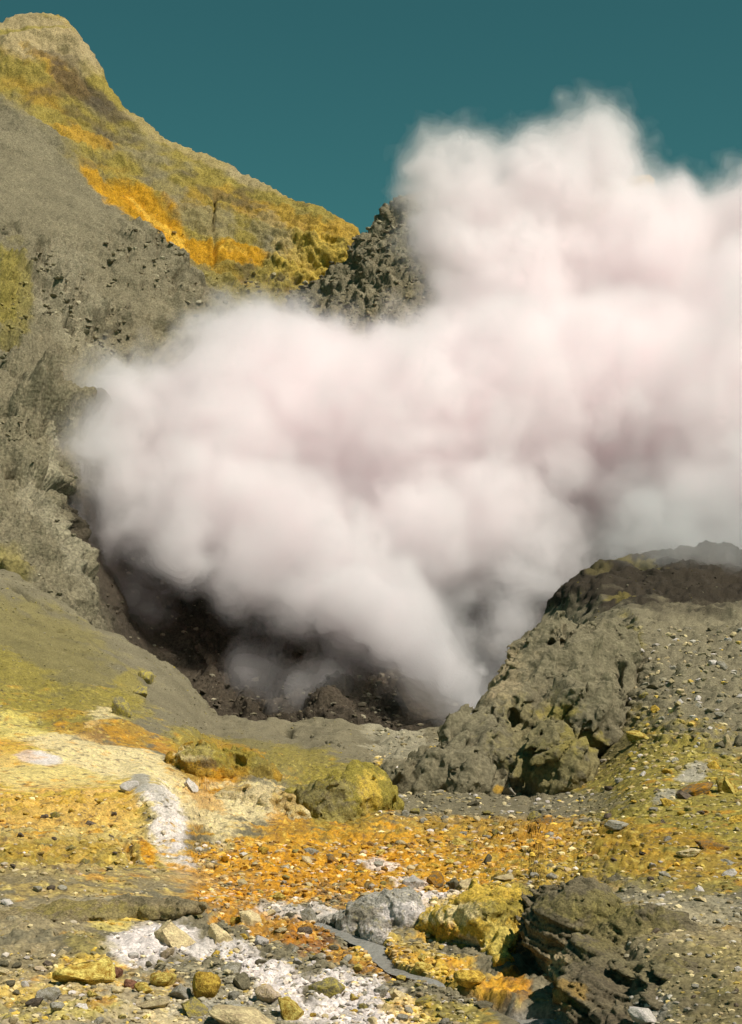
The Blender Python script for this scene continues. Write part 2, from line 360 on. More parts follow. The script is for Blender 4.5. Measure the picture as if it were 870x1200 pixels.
# ------------------------------------------------------------------ rubble ridge behind the steam
r_crest = [(300, 400), (330, 362), (345, 346), (365, 334), (380, 322), (400, 308), (420, 293), (428, 280), (440, 262), (452, 246), (470, 231), (490, 222), (560, 215), (650, 212), (715, 214), (738, 206), (750, 208), (765, 224), (800, 250), (870, 290), (1000, 330), (1200, 380)]
r_ctrl = [(300, 400, 121), (345, 345, 124), (420, 293, 124), (470, 231, 124), (600, 215, 126), (740, 185, 128), (870, 290, 124), (1200, 380, 120), (360, 420, 114), (450, 400, 108), (600, 450, 106), (800, 450, 104), (1200, 500, 104), (400, 600, 104), (600, 650, 92), (800, 650, 88), (1200, 650, 86), (400, 780, 92), (560, 800, 82), (560, 860, 72), (800, 860, 72), (1200, 860, 72)]
def r_disp(P, px, py):
    f1, f2, rv = worley(P, 2.2); g1, g2, rw = worley(P, 1.0, 4.4); h1, h2, rx = worley(P, .55, 9.)
    return 0.5 * fbm(P, 8, 4) + (rv - .4) * .9 * sstep(0, .2, f2 - f1) + (rw - .4) * .8 * sstep(0, .2, g2 - g1) + .3 * (rx - .5)
def r_paint(P, px, py, d):
    n = fbm(P, 6, 4, .6); n2 = fbm(P, 1.6, 4, .6)
    c = np.tile(C['rock'] * 1.35, (len(P), 1)).astype(np.float32)
    c += (C['lgrey'] - c) * (sstep(.1, .6, n2) * .5)[:, None]
    c += (C['moss'] - c) * (sstep(.2, .6, n) * .4)[:, None]
    paint(c, px, py, n, [(750, 225, 60, 60, 0, 'tan', .95, .3), (850, 320, 80, 60, 0, 'tan', .9, .4)])
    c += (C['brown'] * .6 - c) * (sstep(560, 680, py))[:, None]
    return np.clip(c, .01, .9)
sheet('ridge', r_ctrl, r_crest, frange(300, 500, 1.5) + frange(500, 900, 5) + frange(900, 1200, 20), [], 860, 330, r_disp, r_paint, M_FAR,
      [(3, 3), (8, 12), (20, 45), (30, 90)], 'dark grey rubble ridge rising behind the steam')

# ------------------------------------------------------------------ near ground: left slope, gully, right slope
g_crest = [(-400, 630), (-60, 640), (-10, 655), (10, 662), (50, 689), (100, 723), (120, 738), (165, 763), (190, 775), (218, 786), (226, 796), (233, 812), (245, 828), (260, 838), (300, 847), (350, 845), (370, 842), (400, 849), (435, 853), (485, 858), (510, 856), (550, 842), (575, 826), (600, 806), (620, 782), (630, 742), (636, 722), (655, 698), (680, 677), (710, 659), (745, 651), (800, 648), (870, 644), (1250, 620)]
g_ctrl = [(435, 1200, 9.9), (0, 1200, 9.5), (200, 1200, 9.8), (435, 1400, 6.8), (435, 1900, 3.8), (-300, 1200, 9.6), (-300, 1900, 3.4), (1250, 1900, 3.1), (1250, 1200, 8.0), (1250, 1400, 5.5), (870, 1400, 5.5),
          (870, 1200, 8.0), (870, 1100, 10.3), (870, 1000, 14.6), (870, 900, 21.5), (870, 800, 28.5), (870, 732, 33.5), (870, 715, 38), (870, 690, 46), (870, 650, 54), (1250, 610, 56), (1250, 730, 34), (1250, 900, 21), (1250, 1000, 14.2), (1250, 1100, 10.2),
          (750, 1100, 10.3), (720, 1060, 12.2), (640, 1040, 13.8), (780, 1200, 8.3), (640, 1100, 12.6), (645, 1150, 11.1), (650, 1190, 10.0), (690, 1200, 9.5), (690, 1100, 11.9), (780, 1020, 13.8), (550, 1150, 11.0), (600, 1178, 10.2), (400, 1100, 12.7), (470, 1130, 11.6), (500, 1040, 15.0), (600, 1040, 14.4), (300, 1100, 12.7), (150, 1100, 12.6), (100, 1160, 10.6),
          (450, 1000, 17.6), (600, 980, 19.0), (500, 960, 21.2), (600, 960, 21.0), (300, 1000, 17.3), (700, 960, 19.6), (700, 1000, 16.2), (560, 920, 25), (640, 920, 26), (600, 880, 34), (690, 880, 28.5), (650, 800, 36), (600, 820, 42), (540, 890, 30), (500, 870, 37), (480, 900, 29),
          (0, 1110, 11.8), (0, 1060, 13.2), (0, 1035, 14.2), (150, 1040, 14.6), (0, 960, 18.3), (100, 980, 17.4), (0, 900, 22.5), (0, 850, 27), (0, 800, 31.5), (0, 750, 36), (0, 700, 41.5), (0, 665, 46), (-300, 1000, 15), (-300, 850, 25), (-300, 640, 46),
          (100, 900, 23.5), (200, 900, 24), (200, 960, 19.6), (100, 850, 28.5), (100, 800, 33), (100, 727, 44), (200, 850, 31), (210, 792, 43), (250, 842, 43), (340, 848, 44), (440, 858, 42), (300, 950, 21), (300, 900, 26), (400, 900, 28.5), (400, 950, 22.5), (550, 845, 43), (440, 940, 22.5),
          (750, 870, 25), (750, 800, 29.5), (750, 732, 33.5), (750, 716, 38), (750, 690, 46), (745, 652, 53), (680, 690, 48), (640, 740, 48), (750, 950, 18.4)]
stream = np.array([(372, 1082), (396, 1093), (418, 1102), (438, 1110), (448, 1122), (456, 1135), (480, 1143), (510, 1151), (540, 1160), (575, 1172), (610, 1186), (640, 1200), (690, 1240), (760, 1300)], float)
stream_w = np.array([4, 6, 8, 11, 10, 8, 7, 7, 8, 9, 13, 18, 28, 40], float)
def stream_dist(px, py):
    best = np.full(len(px), 99.0)
    for (a, b, wa, wb) in zip(stream[:-1], stream[1:], stream_w[:-1], stream_w[1:]):
        ab = b - a; t = np.clip(((px - a[0]) * ab[0] + (py - a[1]) * ab[1]) / (ab @ ab), 0, 1)
        d = np.hypot(px - a[0] - t * ab[0], (py - a[1] - t * ab[1]) * 1.6) / (wa + (wb - wa) * t)
        best = np.minimum(best, d)
    return best
def g_disp(P, px, py):
    Y = P[:, 1]
    far = sstep(20, 40, Y)
    d = (.10 + .25 * far) * fbm(P, 4.0, 4)
    crumb = np.clip(np.maximum.reduce([sstep(0, .3, region(px, py, 60, 980, 170, 62)), sstep(0, .3, region(px, py, 300, 960, 150, 90)), sstep(0, .3, region(px, py, 520, 1010, 320, 70)), sstep(0, .3, region(px, py, 420, 1120, 330, 90)), .7 * sstep(0, .3, region(px, py, 60, 1150, 160, 90)),
        .45 * sstep(0, .3, region(px, py, 790, 900, 160, 200)), .5 * sstep(0, .3, region(px, py, 800, 1120, 160, 130))]), .12, 1)
    f1, f2, rv = worley(P, .16); g1, g2, rw = worley(P, .45, 5.)
    d += crumb * ((rv - .4) * .06 * sstep(0, .3, f2 - f1) + (rw - .4) * .06 * sstep(0, .25, g2 - g1) + .05 * fbm(P, .13, 3, .75))
    d += .05 * fbm(P, .9, 4, .6) + far * .10 * fbm(P, .8, 3, .7)
    # shadowed ledges and humps
    wob = fbm(P, .7, 3)
    for (cx, cy, rx, ry, an, h) in [(110, 850, 80, 20, 12, .18), (180, 945, 30, 66, -28, .16), (580, 1062, 80, 22, -8, .12), (720, 975, 60, 14, -10, .10)]:
        d += h * sstep(0, .9, region(px, py, cx, cy, rx, ry, an) + .15 * wob)
    for (cx, cy, rx, ry, an, h) in [(455, 925, 7, 22, 20, .5), (335, 856, 12, 3, 10, .3), (380, 868, 20, 2, 30, .4), (150, 1000, 8, 20, -30, .12), (30, 700, 40, 3, 32, .4), (75, 738, 8, 3, 0, .3)]:
        d -= h * sstep(0, .5, region(px, py, cx, cy, rx, ry, an) + .4 * wob)
    # right scree
    scree = sstep(0, .3, region(px, py, 800, 790, 130, 110))
    d += scree * ((rw - .4) * .12 * sstep(0, .3, g2 - g1) + .1 * fbm(P, .35, 3, .7))
    hill = sstep(725, 700, py) * sstep(600, 640, px)
    d += hill * (.35 * fbm(P, 2.2, 4, .6) + .22 * fbm(P, .7, 4, .65))
    toe = sstep(0, .3, region(px, py, 480, 900, 70, 55))
    d += toe * ((rw - .4) * .14 * sstep(0, .3, g2 - g1) + .08 * fbm(P, .6, 3, .7))
    # stream bed
    s = stream_dist(px, py)
    bed = sstep(1.7, .8, s + .25 * fbm(P, .3, 2)); d = d * (1 - .45 * bed) - .15 * bed
    return d

def g_paint(P, px, py, d):
    n = fbm(P, 1.6, 5, .62); n2 = fbm(P, .35, 4, .65, 5.); n3 = fbm(P, .11, 3, .6, 9.)
    far = sstep(26, 40, P[:, 1]); n2 = n2 * (1 - far) + fbm(P, 1.0, 4, .6) * far
    c = np.tile(C['grey'], (len(P), 1)).astype(np.float32)
    E = [ # left slope
        (40, 770, 130, 70, 25, 'moss', .6, .35), (10, 800, 70, 45, 15, 'olive', .7, .4), (80, 830, 110, 26, 8, 'olive', .75, .4), (150, 815, 26, 34, 20, 'olive', .6, .5), (300, 880, 100, 24, 6, 'moss', .6, .4), (395, 940, 70, 55, 0, 'olive', .9, .3), (350, 900, 60, 30, 0, 'olive', .6, .5),
        # yellow bottom left
        (40, 920, 230, 70, 8, 'yellow', .9, .30), (60, 990, 230, 60, 0, 'yellow', .6, .5), (20, 890, 180, 30, 6, 'lemon', .6, .6), (40, 905, 160, 30, 6, 'cream', .45, .9), (30, 1000, 200, 45, 0, 'olive', .5, .9), (60, 970, 180, 40, 0, 'cream', .3, .9), (70, 950, 170, 30, 0, 'orange', .4, 1.), (40, 1000, 170, 24, 0, 'gold', .4, 1.), (30, 870, 110, 18, 8, 'gold', .45, 1.), (120, 890, 150, 22, 18, 'cream', .9, .35), (180, 905, 70, 26, 28, 'cream', .9, .4), (20, 850, 50, 20, 0, 'lemon', .7, .4), (45, 888, 34, 7, 8, 'white', .95, .3), (10, 880, 40, 16, 0, 'orange', .35, .9), (205, 880, 45, 10, 20, 'orange', .7, .5),
        (85, 850, 60, 11, 8, 'olive', .8, .6), (75, 842, 50, 8, 8, 'ochre', .6, .8), (118, 848, 24, 13, 0, 'cream', .7, .8), (150, 865, 42, 11, 15, 'ochre', .8, .6), (120, 862, 60, 8, 10, 'orange', .4, .8),
        (245, 900, 60, 40, 10, 'ochre', .85, .4), (235, 872, 50, 14, 8, 'olive', .7, .6), (270, 890, 40, 18, 15, 'ochre', .7, .7), (255, 920, 26, 26, 0, 'orange', .8, .5), (215, 940, 26, 40, -25, 'cream', .9, .4), (235, 950, 40, 16, 45, 'orange', .7, .6), (300, 945, 50, 30, 0, 'cream', .8, .5), (290, 1000, 50, 30, 0, 'lemon', .5, .7), (340, 980, 40, 40, 0, 'orange', .75, .5), (262, 1005, 12, 28, -30, 'orange', .9, .4), (285, 1000, 14, 30, -20, 'cream', .8, .4), (310, 1000, 16, 26, -10, 'ash', .7, .5),
        (196, 968, 30, 66, -24, 'cream', .95, .5), (202, 975, 30, 58, -26, 'white', .9, .6), (240, 960, 26, 50, -28, 'cream', .9, .6), (188, 950, 10, 30, -24, 'ash', .6, .8), (165, 925, 14, 18, -20, 'ash', .9, .3), (222, 1000, 30, 22, 10, 'white', .8, .5), (255, 965, 40, 46, -20, 'cream', .8, .5), (240, 940, 40, 14, 40, 'orange', .5, .8), (236, 992, 24, 22, 20, 'rock', .8, .6), (225, 985, 14, 16, 0, 'dgrey', .4, .8), (172, 1000, 9, 24, -20, 'orange', .9, .4),
        # gully
        (520, 1000, 330, 60, 0, 'ochre', .85, .35), (430, 1005, 240, 44, 0, 'yellow', .45, .9), (620, 1010, 240, 44, 0, 'olive', .4, .9), (420, 1010, 190, 46, 0, 'orange', .7, .8), (640, 985, 120, 20, 0, 'orange', .55, .8), (470, 1002, 70, 9, 0, 'orange', .8, .5), (340, 1030, 140, 38, 0, 'orange', .6, .8), (300, 1050, 100, 30, 0, 'orange', .6, .8), (250, 1045, 40, 16, 10, 'orange', .85, .4), (320, 1085, 80, 26, 10, 'orange', .75, .5), (365, 1105, 40, 14, 0, 'rust', .6, .7), (420, 1128, 50, 16, 25, 'orange', .7, .7),
        (440, 1012, 26, 10, 0, 'white', .7, .6), (480, 1035, 26, 9, 0, 'white', .7, .5), (520, 1052, 60, 7, -4, 'white', .9, .4), (490, 1045, 26, 4, 5, 'orange', .8, .4), (330, 1065, 36, 12, 10, 'ash', .8, .5), (380, 1075, 30, 14, 10, 'ash', .8, .5), (350, 1070, 60, 10, 0, 'white', .4, .8),
        (555, 1075, 80, 34, -10, 'yellow', .75, .5), (545, 1085, 30, 20, 0, 'cream', .6, .7), (600, 1060, 60, 14, 0, 'olive', .7, .7), (545, 1150, 60, 22, 20, 'yellow', .85, .5), (600, 1150, 26, 20, 20, 'orange', .8, .5), (500, 1128, 100, 24, 15, 'yellow', .7, .7), (470, 1120, 50, 14, 15, 'orange', .5, .9), (560, 1150, 60, 16, 20, 'orange', .5, .9),
        # bottom flats
        (150, 1200, 320, 80, 0, 'lgrey', .7, .4), (100, 1180, 220, 46, 0, 'tan', .5, .8), (60, 1150, 120, 30, 0, 'yellow', .3, 1.), (160, 1190, 120, 16, 0, 'cream', .4, 1.), (40, 1168, 44, 10, 0, 'yellow', .6, .9), (85, 1197, 70, 10, 0, 'lemon', .5, 1.), (200, 1170, 50, 8, 0, 'yellow', .5, 1.), (178, 1107, 66, 30, -5, 'white', 1., .35), (140, 1100, 20, 14, 0, 'white', .8, .4), (265, 1118, 56, 20, 5, 'white', .95, .45), (315, 1145, 60, 28, 25, 'white', .95, .45), (330, 1175, 40, 20, 0, 'white', .8, .5), (430, 1178, 90, 38, 20, 'white', 1., .35), (360, 1190, 50, 20, 0, 'white', .8, .5), (410, 1150, 44, 16, 20, 'white', .8, .6), (250, 1110, 60, 14, 0, 'ash', .4, .8), (480, 1185, 60, 20, 20, 'yellow', .7, .6), (540, 1190, 50, 18, 10, 'olive', .7, .6),
        (90, 1035, 180, 18, 0, 'beige', .6, .6), (60, 1070, 150, 34, 0, 'beige', .5, .6), (60, 1040, 150, 14, 0, 'rock', .4, .9), (120, 1060, 90, 20, 0, 'lgrey', .3, .9), (80, 1045, 120, 10, 0, 'yellow', .3, 1.), (160, 1072, 66, 10, -4, 'yellow', .85, .5), (130, 1085, 30, 10, 0, 'lemon', .6, .6), (215, 1078, 30, 5, 0, 'olive', .5, .5), (40, 1130, 90, 34, 0, 'beige', .5, .6), (100, 1110, 40, 22, 0, 'olive', .5, .6), (100, 1140, 50, 22, -5, 'yellow', .7, .5), (80, 1190, 90, 16, 0, 'olive', .5, .8), (190, 1150, 40, 14, 0, 'ochre', .5, .7), (240, 1185, 60, 16, 0, 'ash', .5, .7),
        # right slope
        (790, 930, 150, 95, 15, 'olive', .9, .3), (820, 1000, 180, 55, 0, 'olive', .75, .4), (760, 985, 120, 16, 5, 'ochre', .7, .5), (840, 1010, 120, 14, 0, 'ochre', .5, .7), (770, 1015, 90, 18, 10, 'ochre', .5, .6), (815, 905, 26, 14, -30, 'ash', .75, .4), (780, 935, 20, 9, -20, 'ash', .7, .4), (740, 755, 20, 28, 0, 'olive', .4, .6), (800, 1110, 150, 70, 10, 'beige', .55, .4), (800, 1060, 110, 24, 8, 'lgrey', .55, .5), (840, 1160, 90, 60, 0, 'olive', .35, .7), (790, 1150, 70, 40, 20, 'rock', .6, .9), (840, 1185, 60, 20, 0, 'brown', .4, 1.), (730, 1080, 60, 30, 0, 'moss', .5, .6), (760, 1190, 40, 14, -20, 'ash', .7, .4),
        (690, 850, 60, 60, 0, 'rock', .6, .4), (640, 940, 120, 18, 0, 'grey', .8, .5), (490, 910, 80, 50, 0, 'grey', .9, .4), (470, 872, 50, 24, 10, 'lgrey', .8, .7), (455, 925, 12, 22, 20, 'dgrey', .4, .3), (440, 915, 10, 26, 10, 'yellow', .8, .5), (456, 942, 10, 10, 0, 'orange', .9, .4), (550, 938, 90, 14, 0, 'rock', .5, .7)]  # the dgrey patch paints the shadow strip beside the yellow ridge
    paint(c, px, py, n * .45 + n2 * .75, E)
    # scattered crystals and stains in the sulphur
    inyel = sstep(.06, .2, c[:, 0] - c[:, 2] * 1.4)
    near = 1 - far
    c += (C['lemon'] - c) * (inyel * near * sstep(.25, .7, n3) * .5)[:, None]
    c += (C['brown'] * 1.5 - c) * (inyel * near * sstep(.15, .6, -n3 + .4 * n2) * .7)[:, None]
    c += (C['orange'] - c) * (inyel * near * sstep(.22, .6, n2) * .5)[:, None]
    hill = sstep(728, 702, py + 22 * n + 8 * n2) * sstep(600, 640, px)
    c += (C['brown'] * .45 - c) * (hill * .95)[:, None]  # hill soil coloured darker to carry the shadow of the steam
    paint(c, px, py, n2, [(745, 658, 30, 8, 10, 'olive', .35, 1.), (730, 704, 16, 4, 0, 'olive', .3, 1.), (700, 672, 20, 8, 0, 'moss', .25, 1.)])
    s = stream_dist(px, py); c += (C['ash'] * .8 - c) * (sstep(1.5, .9, s) * .8)[:, None]
    return np.clip(c * (1 + .28 * n2 + .2 * n3 * near)[:, None], .006, .85)

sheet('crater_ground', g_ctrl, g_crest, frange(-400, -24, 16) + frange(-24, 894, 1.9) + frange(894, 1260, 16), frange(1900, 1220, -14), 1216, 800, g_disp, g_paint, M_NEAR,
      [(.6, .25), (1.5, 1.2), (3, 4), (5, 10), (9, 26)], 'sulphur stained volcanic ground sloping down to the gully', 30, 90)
bpy.data.objects['crater_ground']['category'] = 'ground'
G = SHEETS['crater_ground']

_in = np.nonzero((G['px'] > -30) & (G['px'] < 900) & (G['py'] > 630) & (G['py'] < 1330))[0]
_bx, _by = (G['px'][_in] // 10).astype(int), (G['py'][_in] // 10).astype(int)
_key = (_bx + 10) * 1000 + _by; _ord = np.argsort(_key, kind='stable'); _key = _key[_ord]; _in = _in[_ord]
def ground_at(px, py):
    c = []
    for r in (1, 3, 8):
        for bx in range(int(px // 10) - r, int(px // 10) + r + 1):
            k = (bx + 10) * 1000 + int(py // 10)
            a, b = np.searchsorted(_key, k - r), np.searchsorted(_key, k + r + 1); c.append(_in[a:b])
        q = np.concatenate(c)
        if len(q): break
    return int(q[np.argmin((G['px'][q] - px) ** 2 + (G['py'][q] - py) ** 2)])

# ------------------------------------------------------------------ the stream
def make_stream():
    pts = []
    ts = np.linspace(0, len(stream) - 1.001, 70)
    for t in ts:
        i = int(t); f = t - i; c = stream[i] * (1 - f) + stream[i + 1] * f; wd = stream_w[i] * (1 - f) + stream_w[i + 1] * f
        pts.append((c, wd))
    V = []
    K = 9
    for k, (c, wd) in enumerate(pts):
        if c[1] < 1215: p = G['P'][ground_at(c[0], c[1])]
        y0 = p[1] if c[1] < 1215 else 9.0 * (1216 - HY) / (c[1] - HY) * .98
        zc = p[2] + .055
        Y = zc * F / (HY - c[1])
        wl, wr = [wd * (1.4 + .15 * math.sin(k * 1.7 + q) * math.sin(k * .61 + 2 * q)) for q in (0., 1.9)]
        for j in range(K):
            s = (j / (K - 1) - .5) * 2
            V.append(((c[0] + s * (wl if s < 0 else wr) - HX) / F * Y, Y + s * .02, zc))
    V = np.array(V).reshape(len(pts), K, 3)
    V[:, :, 2] = blur(V[:, :, 2], 20, 0); V[:, :, 1] = blur(V[:, :, 1], 6, 0)
    m = bpy.data.materials.new('milky_water'); m.use_nodes = True; t = m.node_tree; b = t.nodes['Principled BSDF']
    b.inputs['Base Color'].default_value = (.25, .24, .215, 1); b.inputs['Roughness'].default_value = .3; b.inputs['IOR'].default_value = 1.33
    nz = t.nodes.new('ShaderNodeTexNoise'); nz.inputs['Scale'].default_value = 14; nz.inputs['Detail'].default_value = 4
    g = t.nodes.new('ShaderNodeNewGeometry'); t.links.new(g.outputs['Position'], nz.inputs['Vector'])
    bp = t.nodes.new('ShaderNodeBump'); bp.inputs['Strength'].default_value = .8; bp.inputs['Distance'].default_value = .05
    t.links.new(nz.outputs['Fac'], bp.inputs['Height']); t.links.new(bp.outputs[0], b.inputs['Normal'])
    o = add_mesh('stream', V.reshape(-1, 3), grid_faces(len(pts), K), m)
    o['kind'] = 'structure'; o['label'] = 'narrow grey milky stream running between yellow stones'; o['category'] = 'stream'
make_stream()

# ------------------------------------------------------------------ outcrops and mounds (solid, from fused boulders)
def smax(a, b, k):
    h = np.clip(.5 + .5 * (a - b) / k, 0, 1); return b + (a - b) * h + k * h * (1 - h)

def largest(V, Q):
    lab = np.arange(len(V))
    while True:
        m = lab[Q].min(1); new = lab.copy()
        for k in range(4): np.minimum.at(new, Q[:, k], m)
        new = new[new]
        if (new == lab).all(): break
        lab = new
    u, cn = np.unique(lab, return_counts=True); keep = lab == u[np.argmax(cn)]
    re = np.cumsum(keep) - 1
    return V[keep], re[Q[keep[Q[:, 0]]]]

def solid(name, label, cat, blobs, h, k, dispf, paintf, mat=None, cut=None):
    cs = [ray(b[0], b[1], b[2]) for b in blobs]; rs = [b[3] * b[2] / F for b in blobs]; ex = [r * np.array(b[4] if len(b) > 4 else (1, 1, 1)) for r, b in zip(rs, blobs)]
    lo = np.min([c - r - .4 * max(rs) for c, r in zip(cs, ex)], 0) - 3 * h; hi = np.max([c + r + .4 * max(rs) for c, r in zip(cs, ex)], 0) + 3 * h
    n = np.ceil((hi - lo) / h).astype(int) + 1
    ax = [lo[i] + h * np.arange(n[i]) for i in range(3)]
    X = np.stack(np.meshgrid(*ax, indexing='ij'), -1).reshape(-1, 3).astype(np.float32)
    Fv = None
    for c, r, b in zip(cs, rs, blobs):
        q = X - c.astype(np.float32)
        if len(b) > 4: q = q / np.array(b[4], np.float32)
        v = r - np.linalg.norm(q, axis=1)
        Fv = v if Fv is None else smax(Fv, v, k)
    near = np.abs(Fv) < np.clip(.35 * max(rs), .12, .45)
    Fv[near] += dispf(X[near])
    if cut:
        sel = Fv > -.05 * max(rs); Fv[sel] = np.minimum(Fv[sel], cut(X[sel]))
    V, Q = largest(*surface_nets(Fv.reshape(n), lo, h))
    px, py = proj(V)
    c = paintf(V, px, py)
    ctr = np.array([V[:, 0].mean(), V[:, 1].mean(), V[:, 2].min()])
    o = add_mesh(name, V - ctr, Q, M_CROP if name == 'rock_outcrop' else M_SULF, c); o.location = ctr
    o['label'] = label; o['category'] = cat
    return o

def crop_disp(P):
    t = np.array([-.42, -.42, -.80]); t /= np.linalg.norm(t); e1 = np.cross(t, [0, 1, 0]); e1 /= np.linalg.norm(e1); e2 = np.cross(t, e1)
    wv = .22 * np.stack([fbm(P, .9, 2, .5, k * 5.5) for k in range(3)], -1)
    Pw = P + wv; q = np.stack([Pw @ t * .24, Pw @ e1, Pw @ e2], -1).astype(np.float32)
    g1, g2, rw = worley(q, .50, 2.); h1, h2, rz = worley(P, .26, 6.)
    return .22 * (ridged(q, .9, 2, .5) - .5) + .10 * (ridged(q, .26, 3, .6, 4.) - .5) + .34 * (rw - .5) * sstep(0, .10, g2 - g1) + .10 * (rz - .5) * sstep(0, .1, h2 - h1) + .05 * fbm(P, .2, 3, .7)
def crop_cut(X):
    """dark hollows eaten into the foot and the flank"""
    F_ = np.full(len(X), 9., np.float32)
    for (px, py, Y, r, sx, sz) in [(612, 926, 24.2, 13, 1.5, 1), (630, 932, 24.0, 10, 1, 1.2), (693, 925, 24.0, 8, .8, 2.0), (738, 838, 28.0, 11, .8, 1.8), (602, 838, 27.4, 9, .8, 2.2), (608, 850, 27.2, 8, 1.2, 1.2), (646, 765, 29.8, 8, .8, 1.8), (680, 800, 29.0, 6, .7, 3), (555, 905, 25.6, 6, 1, 2.5), (570, 870, 26.6, 6, .8, 2.5)]:
        c = ray(px, py, Y); q = (X - c.astype(np.float32)) / np.array([sx, 2.0, sz], np.float32)
        F_ = np.minimum(F_, np.linalg.norm(q, axis=1) - r * Y / F + .12 * perlin(X * 4))
    return F_
def crop_paint(P, px, py):
    n = fbm(P, .9, 4, .6); n2 = fbm(P, .22, 4, .65, 4.)
    c = np.tile(C['rock'] * 1.3, (len(P), 1)).astype(np.float32)
    paint(c, px, py, n * .5 + n2 * .6, [(560, 880, 60, 60, 0, 'grey', .8, .5), (640, 750, 70, 30, -20, 'grey', .7, .6), (660, 900, 60, 40, 0, 'moss', .45, .9), (630, 860, 60, 50, 0, 'moss', .3, .9), (680, 870, 30, 14, 0, 'olive', .4, .9), (590, 790, 30, 40, 45, 'tan', .3, .9), (650, 835, 30, 8, 0, 'olive', .5, .8), (585, 925, 8, 6, 0, 'ochre', .9, .3)])
    return np.clip(c * (1 + .35 * n2)[:, None], .01, .8)
solid('rock_outcrop', 'large craggy grey rock outcrop rising at the crater rim beside the scree', 'rock outcrop',
      [(662, 845, 29.5, 84), (602, 860, 28.2, 50), (560, 885, 27, 44), (512, 918, 25.6, 38), (684, 776, 30.6, 44), (650, 756, 30.4, 24), (630, 780, 30.2, 26), (692, 808, 30, 48), (692, 850, 27.6, 46), (640, 900, 26, 42), (668, 908, 25.4, 34), (585, 905, 26, 42), (540, 922, 25, 34), (470, 925, 25, 26), (718, 765, 31, 30), (610, 815, 29.4, 24)],
      .038, .55, crop_disp, crop_paint, cut=crop_cut)

def mound_disp(amp, s):
    def f(P):
        f1, f2, rv = worley(P, s); g1, g2, rw = worley(P, s * .4, 3.)
        return amp * ((rv - .5) * .9 * sstep(0, .25, f2 - f1) + (rw - .5) * .4 + .8 * fbm(P, s * 1.3, 4, .65))
    return f
def bank_disp(P):
    z = P[:, 2] + .42 * P[:, 0] - .10 * P[:, 1] + .06 * fbm(P, .5, 3)
    g1, g2, rw = worley(P, .11, 4.)
    low = sstep(-2.02, -2.16, P[:, 2] - .10 * fbm(P, .5, 2))
    u = z / .05 + .35 * fbm(P, .25, 2); k = np.floor(u).astype(np.int64); fr = u - k
    blk = np.floor(P[:, 0] / .34 + k * .37).astype(np.int64) + 7 * np.floor(P[:, 1] / .4 + k * .61).astype(np.int64)
    ledge = RAND[PERM[(k & 255)] & 255, 0] * .55 + RAND[PERM[PERM[(k & 255)] + (blk & 255)] & 255, 1] * .45 - .5
    return low * (.15 * ledge + .035 * (sstep(0, .35, fr) - .6)) + (1 - low) * .07 * (rw - .5) * sstep(0, .2, g2 - g1) + .035 * fbm(P, .12, 4, .7) + .12 * (ridged(P, .9, 3, .5) - .5)
def bank_paint(P, px, py):
    n = fbm(P, .4, 4, .6); n2 = fbm(P, .1, 4, .65, 4.)
    c = np.tile(C['rock'] * 1.1 + np.array([.012, .004, 0], np.float32), (len(P), 1)).astype(np.float32)
    paint(c, px, py, n * .5 + n2 * .6, [(740, 1100, 80, 50, 10, 'moss', .5, .8), (700, 1060, 70, 20, 0, 'moss', .5, .7), (730, 1130, 50, 30, 0, 'grey', .5, .8), (650, 1130, 12, 34, 25, 'tan', .75, .6), (700, 1150, 30, 30, 0, 'brown', .4, .8), (660, 1165, 30, 20, 0, 'ochre', .4, .9), (700, 1195, 40, 12, 0, 'brown', .5, .7)])
    return np.clip(c * (1 + .4 * n2)[:, None], .01, .8)
solid('layered_rock', 'dark layered rock outcrop overhanging the grey stream', 'rock outcrop',
      [(690, 1085, 11.9, 50), (675, 1100, 11.3, 60), (655, 1090, 11.8, 40), (660, 1082, 12.2, 34), (740, 1130, 10.6, 60), (700, 1160, 10.3, 60), (720, 1190, 9.6, 60), (780, 1112, 10.5, 42), (790, 1170, 9.3, 44), (745, 1230, 8.8, 50), (680, 1210, 9.4, 50), (645, 1075, 12.6, 30)],
      .0155, .12, bank_disp, bank_paint, cut=lambda X: (X[:, 0] - (1.22 - .55 * (X[:, 2] + 2.3) + .16 * fbm(X, .4, 4, .6) + .02 * np.sin(X[:, 2] * 30))))
def ledge_paint(P, px, py):
    n = fbm(P, .4, 4, .6); n2 = fbm(P, .1, 4, .65, 4.)
    c = np.tile(C['beige'] * .78, (len(P), 1)).astype(np.float32)
    paint(c, px, py, n * .5 + n2 * .6, [(60, 1080, 60, 20, 0, 'rock', .4, .7), (20, 1090, 30, 20, 0, 'lgrey', .5, .8), (130, 1070, 90, 12, 0, 'moss', .5, .8), (190, 1050, 60, 12, 0, 'rock', .6, .8), (60, 1062, 90, 10, 0, 'olive', .4, 1.), (150, 1085, 60, 8, 0, 'yellow', .7, .7)])
    return np.clip(c * (1 + .35 * n2)[:, None], .01, .8)
solid('eroded_bank', 'low eroded grey bank with an undercut lip below the yellow slope', 'bank', [(-10, 1088, 13.0, 30, (2.6, 1.2, .75)), (90, 1076, 13.3, 24, (2.6, 1.2, .75)), (170, 1066, 13.4, 18, (2.4, 1.2, .8)), (218, 1064, 13.3, 12, (1.8, 1.2, .8))],
      .016, .1, mound_disp(.07, .25), ledge_paint)

